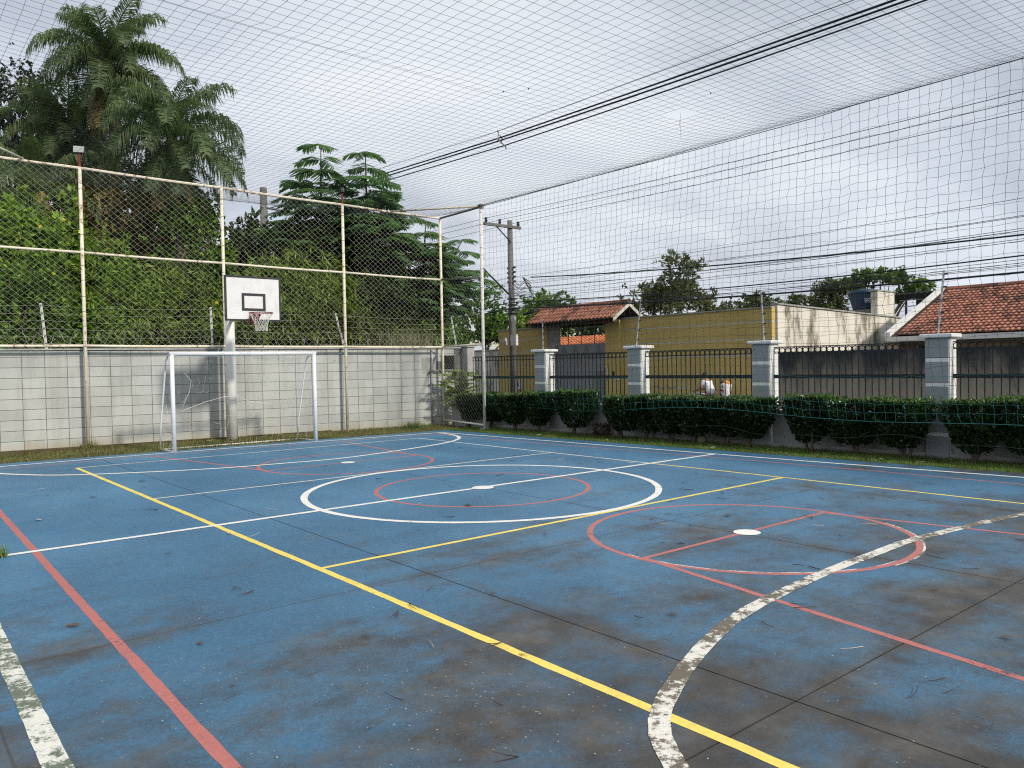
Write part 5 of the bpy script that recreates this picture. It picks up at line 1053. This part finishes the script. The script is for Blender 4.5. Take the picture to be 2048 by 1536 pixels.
plant('vine_tree', 'light green vine-covered tree left of the utility pole', 'tree', (19.6, 25.0, 0), [E3((19.3, 25.0, 4.4), 1.2, .9, 1.6), E3((20.4, 24.5, 3.5), 1.2, .9, 1.2), E3((18.2, 26, 3.2), 1.2, .9, 1.1)], 'lf_mid', 8000, (.18, .075), 70, .26, 45, .4, .1, gs)
plant('vine_tree', 'pale flowering shrub tree over the yellow wall right of the pole', 'tree', (22.3, 25.3, 0), [E3((22.3, 25.3, 3.8), 1.3, .9, 1.0), E3((23.8, 24.5, 3.9), .9, .8, .7)], 'lf_vine', 5500, (.16, .07), 60, .24, 46, .4, .1, gs)
plant('round_tree', 'dark round treetops between the pole and the gate roof', 'tree', (29, 30, 0), [E3((28.5, 30.2, 5.2), 1.4, 1.0, 1.0), E3((30.2, 29.5, 5.0), 1.2, 1.0, .9)], 'lf_mid', 4500, (.24, .10), 50, .28, 47, .3, .1, gs)
plant('shade_tree', 'dark green trees seen through the gate opening', 'tree', (25.6, 23.8, 0), [E3((24.6, 24.2, 3.6), 2.2, 1.2, 1.3), E3((27.0, 22.0, 3.9), 1.9, 1.2, 1.2), E3((22.9, 25.4, 3.2), 1.2, .9, .9)], 'lf_dark', 9000, (.22, .09), 80, .30, 48, .4, .12, gs)
plant('far_wood', 'far dark wood closing the end of the street', 'wood', (14, 46, 0), [E3((12, 48, 3.0), 7, 2, 3.2), E3((2, 46, 4.0), 6, 2, 4.0), E3((22, 50, 2.6), 5, 2, 3.0)], 'lf_dark', 14000, (.5, .2), 130, .7, 49, .3, .2, gs)
t = thing('far_palm', 'small hazy palm above the gate roof', 'palm', (27.8, 28.7, 0)); tube('trunk', MAT['palm_bark'], t, [(27.8, 28.7, 0), (27.8, 28.7, 5.3)], .13, 8)
for k in range(16): link('frond', FR[min(4, k // 3)], t, T(27.8, 28.7, 5.25) @ RZ(k * 2.4) @ Matrix.Scale(.62, 4))
t = thing('banana_plant', 'broad banana leaf at the right edge over the tiled roof', 'plant', (26, -1.0, 0)); tube('stem', MAT['lf_mid'], t, [(26.5, -.9, 0), (26.4, -.8, 4.2)], .1, 8)
rng = np.random.default_rng(77)
for k, (az, L_) in enumerate(((2.0, 1.5), (2.9, 1.3), (1.0, 1.3), (4.2, 1.3))):
    V = []; F = []; n = 12
    for i in range(n + 1):
        u = i / n; d = .75 - 1.3 * u; p = np.array([26.4, -.8, 4.1]) + np.array([math.cos(az) * u * L_, math.sin(az) * u * L_, .95 * u - .75 * u * u]); w = .25 * math.sin(math.pi * min(1, u * .95 + .04)) + .01; s = np.array([-math.sin(az), math.cos(az), 0]); V += [p + s * w + [0, 0, -.06 - rng.random() * .04], p, p - s * w + [0, 0, -.06 - rng.random() * .04]]
    for i in range(n): a = i * 3; F += [(a, a+1, a+4, a+3), (a+1, a+2, a+5, a+4)]
    link('leaf', np_mesh('leaf', V, F, MAT['lf_mid']), t)

# ------------------------------------------------------------------ grass strips, tufts, litter
rng = np.random.default_rng(80)
n = 52000; x = rng.uniform(-6.5, 6.0, n); y0 = TE(x) + .01; y1 = 10.70 - .1 * x; u = rng.random(n); y = y0 + (y1 - y0) * u
dn = .5 + .5 * np.sin(x * 1.7 + np.sin(y * 2.3)) * np.sin(y * 1.9 + x * .6); keep = rng.random(n) < (.35 + .65 * dn); P = np.stack([x, y, np.full(n, -.04)], 1)[keep]
o = blades('grass', None, rng, P, .075, .006, .8, 'grass'); tag(o, 'patchy yellowing grass strip along the block wall', 'grass', kind='stuff')
n = 60000; y = rng.uniform(-8, 8.2, n); x0 = RE(y) + .01; x1 = RX(y) - .0; u = rng.random(n) ** 1.5; P = np.stack([x0 + (x1 - x0) * u, y, np.full(n, -.04)], 1)
o = blades('grass', None, rng, P, .07, .006, .8, 'grass_g'); tag(o, 'green grass strip between the court and the hedge', 'grass', kind='stuff')
def tuft(c, r, h, n, label, mat='grass_g'):
    t = thing('grass_tuft', label, 'grass', c); blades('blades', t, rng, np.stack([rng.normal(c[0], r, n), rng.normal(c[1], r, n), np.full(n, c[2] - .01)], 1), h, .006, .7, mat)['kind'] = 'stuff'
tuft((-5.43, .02, 0), .035, .12, 160, 'grass tuft growing from the joint at the left end of the halfway line')
tuft((4.9, 9.4, -.03), .16, .22, 420, 'taller weed tuft at the wall foot near the corner'); tuft((-2.62, 10.6, -.03), .10, .22, 200, 'weed tuft at the foot of the left tall post', 'grass')
tuft((.30, 9.75, -.03), .12, .14, 160, 'grass around the foot of the hoop post', 'grass')
rt = random.Random(31)
for k in range(96):
    if k < 62: x = rt.uniform(-4.6, 3.6); y = rt.uniform(-7.6, -2.2)
    else: x = rt.uniform(-4.5, 4.2); y = rt.uniform(-2.2, 4.5)
    if (Vector((x, y)) - Vector((-6.28, -8.22))).length < 2.6: continue
    a = rt.uniform(0, 6.28); L_ = rt.uniform(.06, .19); m = MB(); k2 = 1 if rt.random() < .6 else 2
    for q in range(k2):
        b_ = a + q * rt.uniform(.15, .7); cv = rt.uniform(-.25, .25); p0 = Vector((x, y, .012)); p1 = p0 + Vector((math.cos(b_), math.sin(b_), 0)) * L_ * .5; p2_ = p1 + Vector((math.cos(b_ + cv), math.sin(b_ + cv), 0)) * L_ * .5 + Vector((0, 0, rt.uniform(0, .012)))
        m.tube([p0, p1, p2_], [.0028, .0022, .0012], 4)
    tag(m.build('pine_needle', MAT['needle'] if rt.random() < .8 else MAT['pale_leaf']), 'thin dry pine needle lying on the blue court', 'needle', 'pine needles scattered over the court')
def litter(pos, s, mat, name, label, group):
    x, y = pos; a = rt.uniform(0, 6.28); c_, s_ = math.cos(a), math.sin(a); V = []
    for (u, v, w) in ((-1, 0, .01), (-.4, .42, .10), (.4, .38, .16), (1, 0, .05), (.35, -.4, .10), (-.4, -.42, .05), (0, 0, 0.02)): V.append((x + s * (u * c_ - v * s_), y + s * (u * s_ + v * c_), .012 + w * s))
    m = MB().add(V, [(i, (i + 1) % 6, 6) for i in range(6)]); tag(m.build(name, MAT[mat]), label, 'leaf', group)
for (x, y), s, mt, lab in (((-4.05, 3.05), .05, 'dry_leaf', 'dark curled leaf left of the far yellow corner'), ((-3.15, 4.2), .07, 'dry_leaf', 'dark dry leaf beside the far yellow line'), ((-.95, -.95), .07, 'dry_leaf', 'dark dry leaf on the red centre circle'), ((-4.85, 1.75), .05, 'pale_leaf', 'pale leaf near the red left sideline'), ((-3.55, -.5), .04, 'pale_leaf', 'small pale leaf below the halfway line'),
                       ((-4.8, -3.5), .03, 'dry_leaf', 'tiny dark leaf on the lower red sideline'), ((-2.35, -5.05), .035, 'dry_leaf', 'dark leaf on the worn circle edge'), ((-1.3, -6.6), .04, 'dry_leaf', 'dark curled leaf near the right slab joint'), ((-1.75, -6.9), .03, 'pale_leaf', 'small pale leaf near the slab crossing'), ((-5.3, -2.6), .05, 'dry_leaf', 'dark twig leaf beside the left white line'), ((-2.9, -3.9), .03, 'dry_leaf', 'dark leaf right of the yellow sideline'), ((.6, -3.4), .05, 'dry_leaf', 'dark leaf on the red free-throw line')): litter((x, y), s, mt, 'fallen_leaf', lab, None)
for k in range(22): litter((rt.uniform(-5.2, 4), rt.uniform(-6.5, 6)), rt.uniform(.008, .018), 'dry_leaf', 'leaf_scrap', 'tiny dark leaf scrap on the blue court', 'dark leaf scraps on the court')
for i, p_ in enumerate(((5.75, 3.2), (5.9, .6), (6.05, -1.4), (6.15, -2.4), (6.2, -3.0), (5.6, 5.2))): litter(p_, .07, 'string' if i % 2 else 'pale_leaf', 'paper_scrap', 'white paper scrap in the grass before the hedge', 'paper scraps in the hedge grass')
def flecks(name, label, mat, n, smin, smax, cl):
    V = []; F = []
    for (cx, cy, sx, sy_, m_) in cl:
        for _ in range(m_):
            x = rng.normal(cx, sx); y = rng.normal(cy, sy_); s = rng.uniform(smin, smax); a = rng.random() * 6.28; k = len(V); c_, s_ = math.cos(a) * s, math.sin(a) * s
            V += [(x - c_, y - s_, .011), (x + s_ * .5, y - c_ * .5, .012), (x + c_, y + s_, .013), (x - s_ * .5, y + c_ * .5, .012)]; F.append((k, k+1, k+2, k+3))
    tag(link(name, np_mesh(name, V, F, MAT[mat])), label, 'debris', kind='stuff')
flecks('petal_flecks', 'tiny pale petals strewn over the near court', 'fleck', 0, .0025, .0065, [(-4.1, -5.4, .35, .3, 120), (-4.6, -4.6, .5, .5, 60), (-3.7, -5.0, .5, .5, 50), (-5.1, -4.2, .4, .5, 60), (-2.6, -6.6, .7, .5, 50), (-4.0, -3.4, .8, .6, 50), (-1.2, -5.9, 1.0, .8, 45), (0, -2, 2, 2.5, 40)])
flecks('dark_flecks', 'tiny dark seeds strewn over the court', 'dark_fleck', 0, .003, .009, [(-4.1, -4.6, .8, .8, 70), (-2.6, -6.2, .9, .7, 40), (-3, -2.5, 1.5, 1.2, 50), (0, 0, 2.5, 3, 60)])
